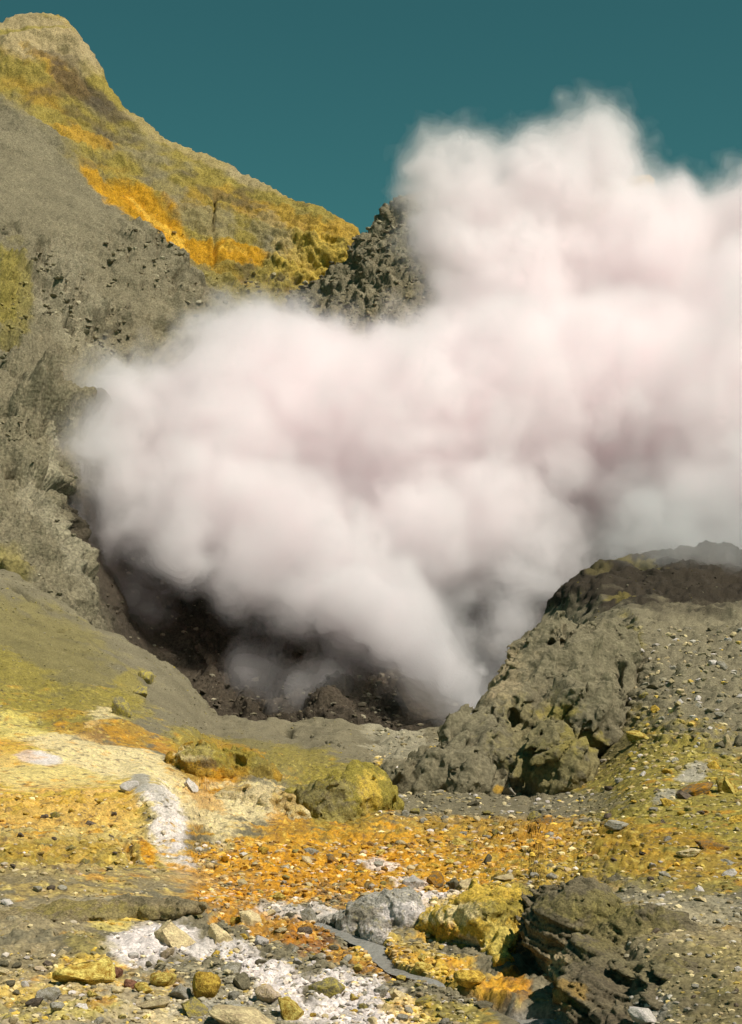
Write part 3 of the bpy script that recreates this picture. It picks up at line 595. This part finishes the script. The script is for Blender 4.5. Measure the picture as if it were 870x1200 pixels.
def mound_paint(base, E, s=.25):
    def f(P, px, py):
        n = fbm(P, s * 2, 4, .6); n2 = fbm(P, s * .5, 4, .65, 4.)
        c = np.tile(C[base], (len(P), 1)).astype(np.float32); paint(c, px, py, n * .5 + n2 * .7, E)
        n3 = fbm(P, s * .3, 3, .65, 8.)
        c += (C['brown'] * 1.4 - c) * (sstep(.2, .65, n3 + .3 * n2) * .6)[:, None]
        c += (C['lemon'] - c) * (sstep(.25, .7, -n3) * .35)[:, None]
        return np.clip(c * (1 + .3 * n2)[:, None], .01, .85)
    return f
solid('sulphur_mound', 'cream and orange sulphur mound with a dark hollow under its lip', 'mound', [(300, 948, 21.8, 28), (330, 952, 21.6, 22), (275, 948, 22.2, 26), (350, 960, 21, 14), (285, 965, 21.0, 18), (318, 985, 20.0, 14), (300, 990, 19.6, 12), (345, 985, 19.9, 16), (315, 935, 23.2, 26)],
      .03, .4, mound_disp(.15, .35), mound_paint('cream', [(300, 925, 60, 20, 0, 'tan', .5, .8), (345, 985, 30, 24, 0, 'orange', .9, .4), (320, 985, 20, 24, 0, 'orange', .8, .4), (275, 915, 30, 14, 0, 'ochre', .6, .7), (340, 940, 24, 18, 0, 'ochre', .6, .8), (330, 965, 26, 8, 0, 'brown', .6, .5), (295, 990, 14, 20, 0, 'rock', .7, .5)]))  # brown band under the lip paints the darkness of the hollow
solid('sulphur_mound', 'smooth olive green sulphur mound at the head of the gully', 'mound', [(395, 952, 21.8, 42), (425, 947, 22.2, 28), (375, 930, 24, 36), (410, 925, 24.5, 30), (350, 955, 22.3, 28), (350, 915, 25.5, 34), (440, 950, 22.5, 18), (370, 975, 20, 24), (405, 978, 20, 26), (432, 925, 22.4, 22), (430, 972, 20.3, 18)],
      .03, .45, mound_disp(.17, .4), mound_paint('olive', [(400, 970, 50, 14, 0, 'lemon', .5, .8), (435, 930, 16, 30, 0, 'yellow', .7, .6), (385, 990, 50, 10, 0, 'orange', .6, .6), (380, 930, 40, 20, 0, 'grey', .5, .7), (400, 955, 40, 22, 20, 'grey', .35, .9)]))
solid('sulphur_mound', 'crusted ochre sulphur mound above the white cascade', 'mound', [(248, 910, 24.6, 30), (220, 902, 25, 26), (282, 908, 25, 26), (262, 934, 23.2, 18), (240, 888, 27, 22), (275, 890, 27, 22), (305, 915, 25, 22)],
      .035, .5, mound_disp(.16, .35), mound_paint('ochre', [(225, 882, 26, 14, 0, 'cream', .8, .6), (245, 895, 20, 6, 0, 'brown', .7, .6), (255, 925, 20, 24, 0, 'orange', .8, .5), (285, 890, 30, 16, 0, 'olive', .8, .6), (250, 878, 50, 10, 0, 'olive', .8, .6), (305, 905, 20, 20, 0, 'moss', .7, .6)]))
solid('salt_boulder', 'white salt crusted grey boulder where the stream begins', 'boulder', [(450, 1078, 13.2, 34), (420, 1085, 13.1, 24), (480, 1082, 13.0, 22), (440, 1096, 12.7, 20), (470, 1068, 13.5, 26), (400, 1078, 13.3, 12)],
      .018, .1, mound_disp(.08, .22), mound_paint('ash', [(470, 1068, 40, 14, 0, 'white', .9, .5), (440, 1090, 50, 14, 0, 'white', .7, .7), (425, 1072, 26, 16, 0, 'rock', .7, .7), (452, 1084, 20, 6, 0, 'rock', .6, .7)], .15))
solid('yellow_boulder', 'yellow crusted boulder with dark hollows above the grey stream', 'boulder', [(540, 1092, 12.5, 30), (575, 1088, 12.5, 34), (600, 1080, 12.7, 22), (515, 1085, 12.8, 20), (560, 1068, 13.2, 34), (585, 1110, 12.0, 18), (585, 1064, 13.0, 24), (505, 1105, 12.2, 10), (532, 1118, 11.9, 9), (590, 1132, 11.6, 14), (570, 1082, 12.2, 30)],
      .016, .12, mound_disp(.085, .24), mound_paint('yellow', [(540, 1070, 50, 14, -10, 'cream', .8, .7), (590, 1065, 40, 14, 0, 'olive', .8, .7), (590, 1100, 26, 26, 0, 'lemon', .7, .7), (520, 1095, 18, 16, 0, 'orange', .6, .6), (545, 1110, 26, 14, 0, 'white', .5, .8), (600, 1135, 26, 16, 0, 'orange', .7, .6)], .15),
      cut=lambda X: np.min([np.linalg.norm((X - ray(a, b, c).astype(np.float32)) / np.array([1, 2, 1], np.float32), axis=1) - r * c / F + .03 * perlin(X * 9) for a, b, c, r in [(518, 1110, 11.8, 11), (548, 1112, 11.6, 14), (574, 1116, 11.5, 12), (495, 1105, 12.0, 8)]], 0))

# ------------------------------------------------------------------ loose rocks
def ico(sub):
    import bmesh
    bm = bmesh.new(); bmesh.ops.create_icosphere(bm, subdivisions=sub, radius=1.0)
    V = np.array([v.co[:] for v in bm.verts], np.float32); Fc = np.array([[v.index for v in f.verts] for f in bm.faces], np.int32); bm.free()
    return V, Fc
def rock_shape(V, r, cuts=9, rough=.10):
    V = V.copy()
    for _ in range(cuts):
        n = r.normal(size=3); n /= np.linalg.norm(n); dd = r.uniform(.38, .8)
        e = V @ n - dd; V -= np.clip(e, 0, None)[:, None] * n
    V += (V / np.linalg.norm(V, axis=1)[:, None]) * (rough * fbm(V, .8, 3, .6, r.uniform(0, 90)))[:, None]
    lo, hi = V.min(0), V.max(0)
    return (V - (lo + hi) / 2) / ((hi - lo) / 2)
I3, I2, I1 = ico(4), ico(3), ico(2)
rr = np.random.default_rng(11)
BIG = []
def rock_mesh(nm, V, Fc, smooth):
    me = bpy.data.meshes.new(nm); me.from_pydata(V.tolist(), [], Fc.tolist()); me.polygons.foreach_set('use_smooth', np.full(len(Fc), smooth)); me.materials.append(None); return me
BIG = [rock_mesh('rock', rock_shape(I3[0], rr, 12, .14), I3[1], True) for _ in range(10)]
SMALL = [rock_mesh('stone', rock_shape(I2[0], rr, 9, .16), I2[1], True) for _ in range(10)]

RM = {k: mat_rock('rock_' + k, a, b) for k, (a, b) in dict(
    cream=(C['tan'] * 1.1, C['cream'] * 1.05), tan=(C['tan'] * .8, C['cream'] * .85), grey=(C['lgrey'] * .75, C['ash']), dark=(C['rock'] * .8, C['rock'] * 1.4), pale=(C['ash'] * 1.2, C['white']), yellow=(C['ochre'] * .8, C['lemon']), ochre=(C['ochre'] * .7, C['yellow']),
    orange=(C['rock'], C['orange'] * .85), olive=(C['rock'] * 1.3, C['olive'] * 1.4), pink=(C['tan'], C['pink']), red=(C['redbrown'] * .7, C['redbrown'] * 1.6), brown=(C['brown'], C['brown'] * 2.4)).items()}
CW = dict(cream='cream', tan='tan', grey='grey', dark='dark grey', pale='pale white', yellow='yellow', ochre='ochre', orange='orange', olive='olive', pink='pinkish tan', red='reddish brown', brown='dark brown')
NROCK = 0
def rock(px, py, wd, ht, cm, label, group=None, name='rock', cat='rock', seed=None, tilt=0.0, yaw=None):
    global NROCK
    r = np.random.default_rng(1000 + NROCK if seed is None else seed); NROCK += 1
    i = ground_at(px, py + ht * .35); p = G['P'][i]; Y = p[1]; s = Y / F
    src = (BIG if wd >= 15 else SMALL)[r.integers(10)]
    o = bpy.data.objects.new(name, src); col.objects.link(o)
    hx, hz = wd * s / 2, ht * s / 2 * 1.15; hy = hx * r.uniform(.7, 1.0)
    o.scale = (hx, hy, hz); o.rotation_euler = (r.uniform(-.12, .12), tilt + r.uniform(-.12, .12), (r.uniform(-.5, .5) + (math.pi if r.random() < .5 else 0)) if yaw is None else yaw)
    o.location = (p[0], p[1] + hy * .25, p[2] + hz * .42)
    o.material_slots[0].link = 'OBJECT'; o.material_slots[0].material = RM[cm]
    o['label'] = label; o['category'] = cat
    if group: o['group'] = group
    return o

HAND = [
 (206, 1096, 52, 36, 'cream', 'big smooth cream boulder half buried in white salt crust'), (255, 1094, 32, 24, 'cream', 'rounded cream rock between the big cream boulder and orange gravel'), (294, 1077, 27, 19, 'cream', 'pale cream rounded rock lying on orange gravel'),
 (179, 1176, 43, 11, 'tan', 'long flat tan slab propped on small stones'), (169, 1159, 22, 17, 'yellow', 'small yellow angular rock just above the flat tan slab'), (212, 1163, 30, 22, 'grey', 'grey and tan block beside the end of the flat tan slab'), (243, 1156, 36, 36, 'ochre', 'tall ochre boulder with a brown face on the salt flat'),
 (269, 1136, 30, 17, 'grey', 'grey wedge shaped rock behind the tall ochre boulder'), (284, 1149, 24, 20, 'dark', 'dark grey rock at the edge of a white salt patch'), (314, 1166, 33, 26, 'pink', 'pinkish tan rounded rock on the white salt'), (341, 1183, 33, 24, 'yellow', 'bright yellow streaked rock on white salt'), (229, 1181, 38, 20, 'olive', 'olive grey rock in front of the tall ochre boulder'),
 (284, 1197, 84, 26, 'tan', 'wide low tan boulder in front of the flat grey slab'), (97, 1141, 74, 32, 'yellow', 'wide lumpy yellow sulphur boulder on grey ash'), (190, 1147, 32, 18, 'yellow', 'low yellow rock between the salt patch and the tan slab'), (306, 1103, 17, 13, 'pale', 'small white rock at the edge of orange gravel'), (196, 1116, 18, 12, 'pink', 'small pinkish block under the big cream boulder'), (277, 1182, 48, 14, 'grey', 'flat grey slab behind the wide low tan boulder'),
 (382, 1159, 44, 30, 'olive', 'grey olive boulder with dark undercut side on white salt'), (361, 1071, 22, 17, 'grey', 'rounded grey rock beside pale ash above the orange gravel'), (396, 1087, 22, 17, 'dark', 'dark grey square block at the top of the stream'), (357, 1092, 17, 13, 'brown', 'small brown rock on orange gravel near the square block'), (447, 1161, 18, 13, 'grey', 'grey stone on yellow gravel below the stream'), (466, 1163, 20, 14, 'cream', 'cream flat topped stone below the stream bend'),
 (535, 1167, 18, 12, 'ochre', 'ochre stone at the edge of the grey stream'), (551, 1184, 26, 12, 'yellow', 'long yellow stone in front of the grey stream'), (497, 1174, 20, 12, 'olive', 'olive stone among yellow gravel in front of the stream'), (568, 1178, 22, 7, 'dark', 'thin dark slab lying at the stream edge'), (551, 1147, 42, 20, 'ochre', 'orange yellow rock on the far bank of the stream'), (496, 1134, 22, 14, 'yellow', 'yellow stone on the far bank of the stream bend'),
 (513, 1030, 26, 19, 'orange', 'bright orange block in the gully'), (530, 1036, 18, 16, 'dark', 'dark grey stone right beside the bright orange block'), (483, 1034, 30, 18, 'pale', 'pale grey rounded rock beside the orange block'), (550, 1036, 26, 14, 'tan', 'tan rock beside a dark grey stone in the gully'), (572, 1007, 12, 13, 'dark', 'dark round stone standing on orange ground'), (591, 1029, 26, 10, 'tan', 'flat tan slab with dark gap beneath in the gully'), (539, 987, 20, 9, 'yellow', 'long pale yellow stone in the gully gravel'), (641, 963, 26, 13, 'orange', 'rusty orange stone below the craggy outcrop'),
 (768, 804, 20, 11, 'dark', 'dark flat rock on the grey scree'), (836, 778, 13, 10, 'pale', 'white angular stone on the upper grey scree'), (847, 779, 14, 10, 'grey', 'grey stone touching the white angular stone'), (797, 824, 13, 11, 'pale', 'pale rounded stone on the grey scree'), (754, 815, 12, 8, 'olive', 'olive stone on the scree beside the craggy outcrop'), (770, 831, 13, 9, 'ochre', 'ochre stone on the lower grey scree'), (860, 830, 17, 13, 'dark', 'dark grey smooth boulder on the scree'), (847, 838, 18, 9, 'grey', 'low grey rock beside the dark smooth boulder'),
 (749, 861, 28, 12, 'yellow', 'yellow slab with pale top at the foot of the craggy outcrop'), (844, 873, 18, 11, 'dark', 'dark rounded stone beside the upright tan stone'), (854, 868, 11, 18, 'tan', 'upright tan stone on the yellow slope'), (868, 869, 14, 14, 'dark', 'dark stone just past the upright tan stone'), (836, 897, 16, 12, 'ochre', 'ochre stone above the bright yellow boulder'), (782, 904, 13, 8, 'ochre', 'small ochre stone alone on the olive slope'), (818, 925, 40, 14, 'orange', 'long tilted orange slab on the olive slope'), (853, 920, 30, 26, 'yellow', 'bright yellow angular boulder on the olive slope'), (803, 931, 20, 12, 'brown', 'dark brown rock under the tilted orange slab'), (714, 923, 11, 7, 'brown', 'small dark brown stone on the olive slope'),
 (836, 992, 42, 13, 'orange', 'long rusty orange slab with a dark edge'), (808, 1000, 30, 9, 'cream', 'flat pale peach slab below the rusty slab'), (863, 959, 20, 11, 'ochre', 'ochre rock with dark underside on the olive slope'), (784, 941, 18, 10, 'ochre', 'ochre stone on a grey patch of the olive slope'), (780, 1025, 15, 8, 'grey', 'bluish grey stone on the ochre slope'), (856, 1022, 18, 9, 'pale', 'pale flat stone on the ochre slope'), (820, 1042, 13, 10, 'pale', 'white stone above the layered rock slope'), (822, 1053, 16, 7, 'tan', 'tan flat stone below the white stone'), (854, 1011, 20, 7, 'grey', 'flat grey stone near the rusty slab'), (725, 967, 32, 12, 'grey', 'tilted blue grey slab sticking out of yellow gravel'), (748, 949, 16, 7, 'tan', 'tan flat stone on the olive slope above the grey slab'),
 (770, 1077, 19, 8, 'pale', 'pale flat slab lying on the beige bank'), (672, 1044, 11, 10, 'pale', 'small white stone on top of the layered rock'), (755, 1063, 12, 9, 'tan', 'tan stone on the bank behind the pale flat slab'), (766, 1177, 24, 14, 'pale', 'pale grey rock at the foot of the layered rock'), (755, 1192, 38, 22, 'pale', 'larger pale grey flat rock below the layered rock'),
 (9, 1058, 15, 9, 'pale', 'pale flat stone on the eroded grey bank'), (44, 1041, 11, 8, 'grey', 'light grey stone on top of the eroded bank'), (59, 1041, 12, 7, 'brown', 'brown stone on top of the eroded bank'), (74, 1040, 13, 6, 'grey', 'flat grey stone beside the brown stone on the bank'), (99, 1011, 15, 13, 'olive', 'olive rock in crumbly yellow ground above the bank'), (47, 1136, 17, 9, 'pink', 'pinkish flat stone on grey ash'), (56, 1128, 13, 7, 'brown', 'brown stone behind the pinkish flat stone'), (56, 1167, 28, 18, 'grey', 'grey rounded rock on the ash flat'), (40, 1175, 21, 9, 'brown', 'dark brown slab leaning on the grey rounded rock'), (67, 1179, 18, 10, 'grey', 'light grey stone in front of the grey rounded rock'),
 (136, 1139, 18, 15, 'red', 'reddish brown rock beside the salt patch'), (152, 1154, 16, 14, 'red', 'small reddish rock above the cream stone by the tan slab'), (108, 1165, 14, 10, 'yellow', 'small yellow stone in front of the lumpy yellow boulder'), (139, 1160, 16, 9, 'cream', 'cream stone between the lumpy yellow boulder and the tan slab'), (130, 1170, 14, 8, 'ochre', 'ochre splinter of stone near the flat tan slab'), (94, 1179, 18, 9, 'pale', 'pale stone on the ash in front of the lumpy boulder'),
 (286, 1035, 15, 11, 'tan', 'tan rounded stone in orange gravel by the cascade foot'), (276, 1079, 14, 11, 'ochre', 'ochre stone touching the cream rounded rock'), (335, 1016, 14, 9, 'tan', 'tan stone below the sulphur mound'), (366, 997, 18, 8, 'grey', 'grey flat stone at the foot of the olive mound'), (424, 1012, 18, 11, 'pale', 'pale grey rock on a white patch in the gully'), (326, 1052, 22, 12, 'yellow', 'yellow rock in the orange gravel'), (428, 1050, 20, 9, 'tan', 'tan stone behind the salt crusted boulder'),
 (144, 827, 26, 26, 'olive', 'round yellow boulder resting on the smooth left slope'), (171, 793, 19, 17, 'olive', 'upper small boulder on the smooth left slope near the crater edge'), (163, 811, 22, 15, 'olive', 'flat yellowish boulder between two others on the left slope'), (151, 922, 24, 14, 'pale', 'pale grey rock at the top of the white cascade'), (224, 918, 17, 16, 'pale', 'pale rock stuck in cream crust beside the cascade'), (457, 941, 15, 13, 'orange', 'orange stone at the end of the olive mound'), (555, 941, 15, 9, 'dark', 'dark angular stone below the craggy outcrop'), (627, 955, 17, 11, 'olive', 'olive stone at the foot of the craggy outcrop'), (597, 925, 18, 18, 'grey', 'grey wedge of rock in front of the craggy outcrop'),
 (66, 955, 13, 8, 'olive', 'olive stone on crumbly yellow ground'), (108, 966, 16, 9, 'brown', 'brown stone on the crumbly yellow slope'), (80, 994, 16, 10, 'olive', 'olive brown stone low on the crumbly yellow slope')]
for h_ in HAND: rock(*h_[:6])

# smaller stones one can still pick out, by area
def scatter(n, box, sizes, cms, label, group, cond=None):
    r = np.random.default_rng(hash(label) % 1000 if False else len(label) * 37 + n); k = 0; tries = 0
    placed = []
    while k < n and tries < n * 30:
        tries += 1
        px, py = r.uniform(box[0], box[2]), r.uniform(box[1], box[3])
        if cond and not cond(px, py): continue
        if any(abs(px - a) < 9 and abs(py - b) < 6 for a, b in placed) or any(abs(px - h_[0]) < h_[2] * .6 + 5 and abs(py - h_[1]) < h_[3] * .6 + 4 for h_ in HAND): continue
        if stream_dist(np.array([px]), np.array([py]))[0] < 1.3: continue
        placed.append((px, py)); k += 1
        wd = r.uniform(*sizes); rock(px, py, wd, wd * r.uniform(.45, .8), (cm := cms[r.integers(len(cms))]), label.replace('#', CW[cm]), group, 'stone', 'stone')
offcrop = lambda x, y: not (590 < x < 800 and 1050 < y < 1200) and not (495 < x < 620 and 1060 < y < 1150) and not (400 < x < 500 and 1060 < y < 1105) and not (260 < x < 445 and 905 < y < 995)
scatter(55, (270, 985, 660, 1060), (8, 14), ['ochre', 'tan', 'yellow', 'grey', 'cream', 'orange', 'olive'], 'small # stone in the orange gravel of the gully', 'stones in the gully gravel', offcrop)
scatter(24, (460, 950, 690, 985), (8, 12), ['tan', 'olive', 'cream', 'grey', 'ochre'], 'small # stone along the foot of the craggy outcrop', 'stones under the outcrop')
scatter(26, (250, 1060, 400, 1200), (8, 15), ['grey', 'cream', 'ochre', 'pale', 'tan', 'dark'], 'small # stone scattered on the white salt flat', 'stones on the salt flat', offcrop)
scatter(22, (400, 1120, 580, 1200), (8, 15), ['yellow', 'ochre', 'cream', 'olive', 'grey'], 'small # stone along the grey stream', 'stones along the stream', offcrop)
scatter(24, (0, 1115, 260, 1198), (7, 14), ['grey', 'tan', 'olive', 'pale', 'yellow', 'dark'], 'small # stone on the grey ash flat below the bank', 'stones on the ash flat')
scatter(30, (750, 740, 870, 880), (6, 11), ['grey', 'dark', 'grey', 'tan', 'pale'], 'small # stone on the scree', 'stones on the scree')
scatter(34, (690, 890, 870, 1060), (6, 11), ['tan', 'ochre', 'pale', 'olive', 'grey', 'brown'], 'small # stone on the olive yellow slope', 'stones on the olive slope')
scatter(18, (0, 930, 150, 1025), (6, 10), ['olive', 'yellow', 'brown', 'ochre'], 'small # crumb of rock on the yellow slope above the bank', 'stones on the yellow slope')
scatter(16, (760, 1060, 870, 1195), (6, 11), ['tan', 'pale', 'grey', 'brown'], 'small # stone on the beige bank beside the layered rock', 'stones on the beige bank')

# gravel: thousands of pebbles nobody could count
def gravel(name, sheetn, n, boxes, rng_px, label, seed, lift=.05, tint=None):
    S = SHEETS[sheetn]; r = np.random.default_rng(seed)
    base = [rock_shape(I1[0] if False else ico(1)[0], r, 5, .1) for _ in range(12)]; Fc = ico(1)[1]
    wsel = np.zeros(len(S['px']))
    for (x0, y0, x1, y1, wt) in boxes: wsel[(S['px'] > x0) & (S['px'] < x1) & (S['py'] > y0) & (S['py'] < y1)] += wt
    if sheetn == 'crater_ground':
        sd = stream_dist(S['px'], S['py']); wsel[sd < 2.2] *= 3; wsel[sd < .8] *= .12
    ids = r.choice(len(wsel), n, p=wsel / wsel.sum())
    pal = np.stack([C[k] for k in (tint or ['lgrey', 'ash', 'tan', 'cream', 'grey', 'yellow', 'cream', 'white'])])
    sz = S['P'][ids, 1] / F * (rng_px[0] + (rng_px[1] - rng_px[0]) * r.random(n) ** 2.5) / 2
    q = np.stack(base)[r.integers(12, size=n)] * np.stack([np.ones(n), r.uniform(.6, 1, n), r.uniform(.4, .8, n)], -1)[:, None] * sz[:, None, None]
    a = r.uniform(0, 6.28, n)[:, None]; ca, sa = np.cos(a), np.sin(a)
    V = np.stack([q[:, :, 0] * ca - q[:, :, 1] * sa, q[:, :, 0] * sa + q[:, :, 1] * ca, q[:, :, 2] + (sz * lift * .5)[:, None]], -1) + S['P'][ids][:, None]
    t = (r.random(n) ** 2.4)[:, None]
    Cc = np.repeat(((S['col'][ids] * (1 - t) + pal[r.integers(len(pal), size=n)] * t) * r.uniform(.7, 1.45, n)[:, None])[:, None], 12, 1)
    FF = (Fc[None] + (np.arange(n) * 12)[:, None, None]).reshape(-1, 3)
    o = add_mesh(name, V.reshape(-1, 3), FF, M_PEB, Cc.reshape(-1, 3), False)
    o['kind'] = 'stuff'; o['label'] = label; o['category'] = name
gravel('gravel', 'crater_ground', 21000, [(230, 985, 700, 1060, 3), (250, 1040, 560, 1200, 2.2), (440, 930, 700, 1000, 1.5), (0, 1110, 300, 1210, 2.4), (640, 880, 890, 1210, 1.3), (740, 735, 890, 900, 1.5), (-10, 930, 200, 1100, .8), (430, 855, 560, 940, 1.6)], (2.2, 10.5), 'loose pebbles and grit of many colours covering the gully and slopes', 3)
gravel('grit', 'crater_ground', 3000, [(0, 660, 250, 870, 1), (200, 800, 450, 900, 1), (640, 650, 870, 740, .6)], (1.3, 4.5), 'fine grit scattered over the smooth ash slopes', 9, 0, ['grey', 'rock', 'olive', 'lgrey'])
gravel('rubble', 'ridge', 900, [(330, 220, 510, 400, 1)], (2, 9), 'broken grey rubble covering the ridge behind the steam', 4, .6, ['lgrey', 'rock', 'dgrey', 'grey'])
gravel('scree', 'mountain', 2400, [(38, 290, 70, 330, 3), (50, 320, 100, 370, 3), (75, 360, 150, 400, 3), (100, 385, 140, 420, 1.5), (120, 270, 215, 350, 1), (0, 262, 30, 282, 2), (0, 330, 40, 420, .8), (0, 465, 110, 520, 1.2), (0, 420, 110, 720, .25), (220, 320, 350, 380, .6), (230, 790, 560, 870, 2.0), (120, 640, 260, 800, .5)], (2, 10), 'loose grey scree on the mountain face', 5, .2, ['lgrey', 'grey', 'rock', 'lgrey'])

# ------------------------------------------------------------------ steam
def make_steam():
    B = [(330, 485, 88, 118), (270, 525, 84, 92), (235, 480, 86, 78), (455, 520, 86, 125), (245, 585, 80, 72), (205, 590, 78, 48), (330, 630, 79, 82), (285, 665, 76, 44), (410, 680, 76, 70), (360, 700, 74, 36), (470, 730, 72, 50), (505, 768, 69, 46), (532, 798, 66, 36), (552, 822, 64, 25), (562, 836, 63.5, 15), (610, 680, 76, 40), (600, 730, 73, 24), (640, 640, 80, 44), (590, 770, 70, 14),
         (600, 490, 88, 130), (560, 610, 82, 80), (490, 630, 80, 75), (700, 480, 90, 135), (820, 490, 88, 130), (960, 480, 96, 120), (650, 570, 88, 60), (740, 570, 86, 60), (830, 580, 80, 50), (900, 590, 78, 70), (290, 420, 92, 52), (390, 440, 92, 52),
         (600, 350, 96, 92), (560, 255, 98, 70), (515, 205, 98, 38), (530, 275, 96, 48), (560, 205, 98, 40), (690, 190, 100, 52), (640, 225, 98, 62), (700, 170, 100, 36), (725, 205, 100, 30), (735, 310, 98, 92), (805, 285, 100, 58), (780, 245, 100, 30), (860, 275, 100, 52), (905, 245, 98, 50), (960, 340, 102, 95), (890, 390, 92, 110), (1060, 330, 106, 110), (1080, 520, 100, 90),
         (180, 475, 86, 52), (148, 505, 84, 40), (150, 545, 82, 30), (140, 468, 83, 46), (126, 515, 80, 40), (128, 560, 78, 32), (112, 535, 76, 20), (215, 640, 76, 36), (175, 610, 78, 34), (480, 440, 92, 62), (560, 430, 92, 80), (800, 632, 60, 22), (868, 634, 58, 30), (835, 645, 57, 14), (740, 640, 60, 10), (765, 640, 51, 9), (800, 640, 50, 15), (840, 646, 50, 15), (885, 640, 50, 20), (940, 640, 50, 26), (345, 812, 70, 16), (385, 800, 72, 22), (300, 785, 74, 12), (160, 690, 80, 13), (120, 640, 80, 16), (95, 575, 80, 12), (760, 605, 66, 26), (940, 630, 58, 40)]
    cs = [ray(b[0], b[1], b[2]) for b in B]; rs = [b[3] * b[2] / F for b in B]
    h = .39
    lo = np.array([-20., 46., -5.]); hi = np.array([42., 112., 42.])
    n = np.ceil((hi - lo) / h).astype(int) + 1
    ax = [(lo[i] + h * np.arange(n[i])).astype(np.float32) for i in range(3)]
    X, Yg, Z = np.meshgrid(*ax, indexing='ij')
    Fv = np.full(n, -9., np.float32)
    for c, r in zip(cs, rs):
        sl = []
        for i in range(3):
            a = max(0, int((c[i] - r - 4 - lo[i]) / h)); b = min(n[i], int((c[i] + r + 4 - lo[i]) / h) + 2); sl.append(slice(a, b))
        sl = tuple(sl)
        v = r - np.sqrt((X[sl] - c[0]) ** 2 + (Yg[sl] - c[1]) ** 2 + (Z[sl] - c[2]) ** 2)
        Fv[sl] = smax(Fv[sl], v, .8)
    band = (Fv > -2.6) & (Fv < 5.5)
    P = np.stack([X[band], Yg[band], Z[band]], -1)
    size = np.clip(.5 + (P[:, 2] + 3) / 14, .5, 1.0)                # finer billows near the vent
    amp = size * 1.0
    wv = np.stack([fbm(P, 5, 2, .5, k * 7.7) for k in range(3)], -1) * 1.2
    Fb = 1.8 * (billow(P + wv, 6.0, 3, .5) - .38) + 1.5 * (billow(P + wv, 2.8, 2, .5, 3.) - .38) + .6 * (billow(P, 1.4, 1, .5, 5.) - .38) + .5 * fbm(P, 1.3, 2)
    Fv[band] += amp * Fb
    Fv[0] = Fv[-1] = -9; Fv[:, 0] = Fv[:, -1] = -9; Fv[:, :, 0] = Fv[:, :, -1] = -9
    return Fv, lo, h, P, band

def mat_steam(name, dens, aniso=0.2, colr=(.990, .963, .970)):
    m = bpy.data.materials.new(name); m.use_nodes = True; t = m.node_tree; t.nodes.clear()
    v = t.nodes.new('ShaderNodeVolumePrincipled'); v.inputs['Color'].default_value = (*colr, 1); v.inputs['Density'].default_value = dens; v.inputs['Anisotropy'].default_value = aniso
    out = t.nodes.new('ShaderNodeOutputMaterial'); t.links.new(v.outputs[0], out.inputs['Volume'])
    return m
SF, slo, sh, _, _ = make_steam()
root = bpy.data.objects.new('steam_cloud', None); col.objects.link(root); root.location = tuple(ray(556, 832, 64))
root['kind'] = 'stuff'; root['label'] = 'huge billowing white steam cloud pouring out of the crater vent'; root['category'] = 'steam'
for nm, off, dens in (('outer_vapour', -1.1, .028), ('thin_vapour', -.6, .055), ('vapour', -.05, .13), ('inner_vapour', .6, .28), ('steam_core', 1.4, .45)):
    V, Q = surface_nets(SF - off, slo, sh)
    o = add_mesh(nm, V - np.array(root.location), Q, mat_steam(nm, dens)); o.parent = root; o['kind'] = 'stuff'
# the dense jet at the vent
def jet():
    B = [(564, 836, 63.6, 7), (558, 826, 64, 11), (548, 814, 64.6, 16), (535, 800, 65.4, 21), (518, 784, 66.4, 26), (496, 764, 67.6, 31), (470, 742, 69, 36), (440, 718, 70.6, 40), (410, 700, 72, 40)]
    cs = [ray(b[0], b[1], b[2]) for b in B]; rs = [b[3] * b[2] / F for b in B]; h = .2
    lo = np.min([c - r - 1 for c, r in zip(cs, rs)], 0); hi = np.max([c + r + 1 for c, r in zip(cs, rs)], 0)
    n = np.ceil((hi - lo) / h).astype(int) + 1
    X = np.stack(np.meshgrid(*[lo[i] + h * np.arange(n[i]) for i in range(3)], indexing='ij'), -1).reshape(-1, 3).astype(np.float32)
    Fv = np.full(len(X), -9., np.float32)
    for c, r in zip(cs, rs): Fv = smax(Fv, r - np.linalg.norm(X - c.astype(np.float32), axis=1), .3)
    m = np.abs(Fv) < 1.5
    Fv[m] += np.clip((X[m, 2] + 4) / 3, .3, 1) * (1.1 * (billow(X[m], 2.0, 3, .5) - .38) + .3 * fbm(X[m], .7, 2))
    return largest(*surface_nets(Fv.reshape(n), lo, h))
V, Q = jet()
o = add_mesh('steam_jet', V - np.array(root.location), Q, mat_steam('steam_jet', .55)); o.parent = root; o['kind'] = 'stuff'
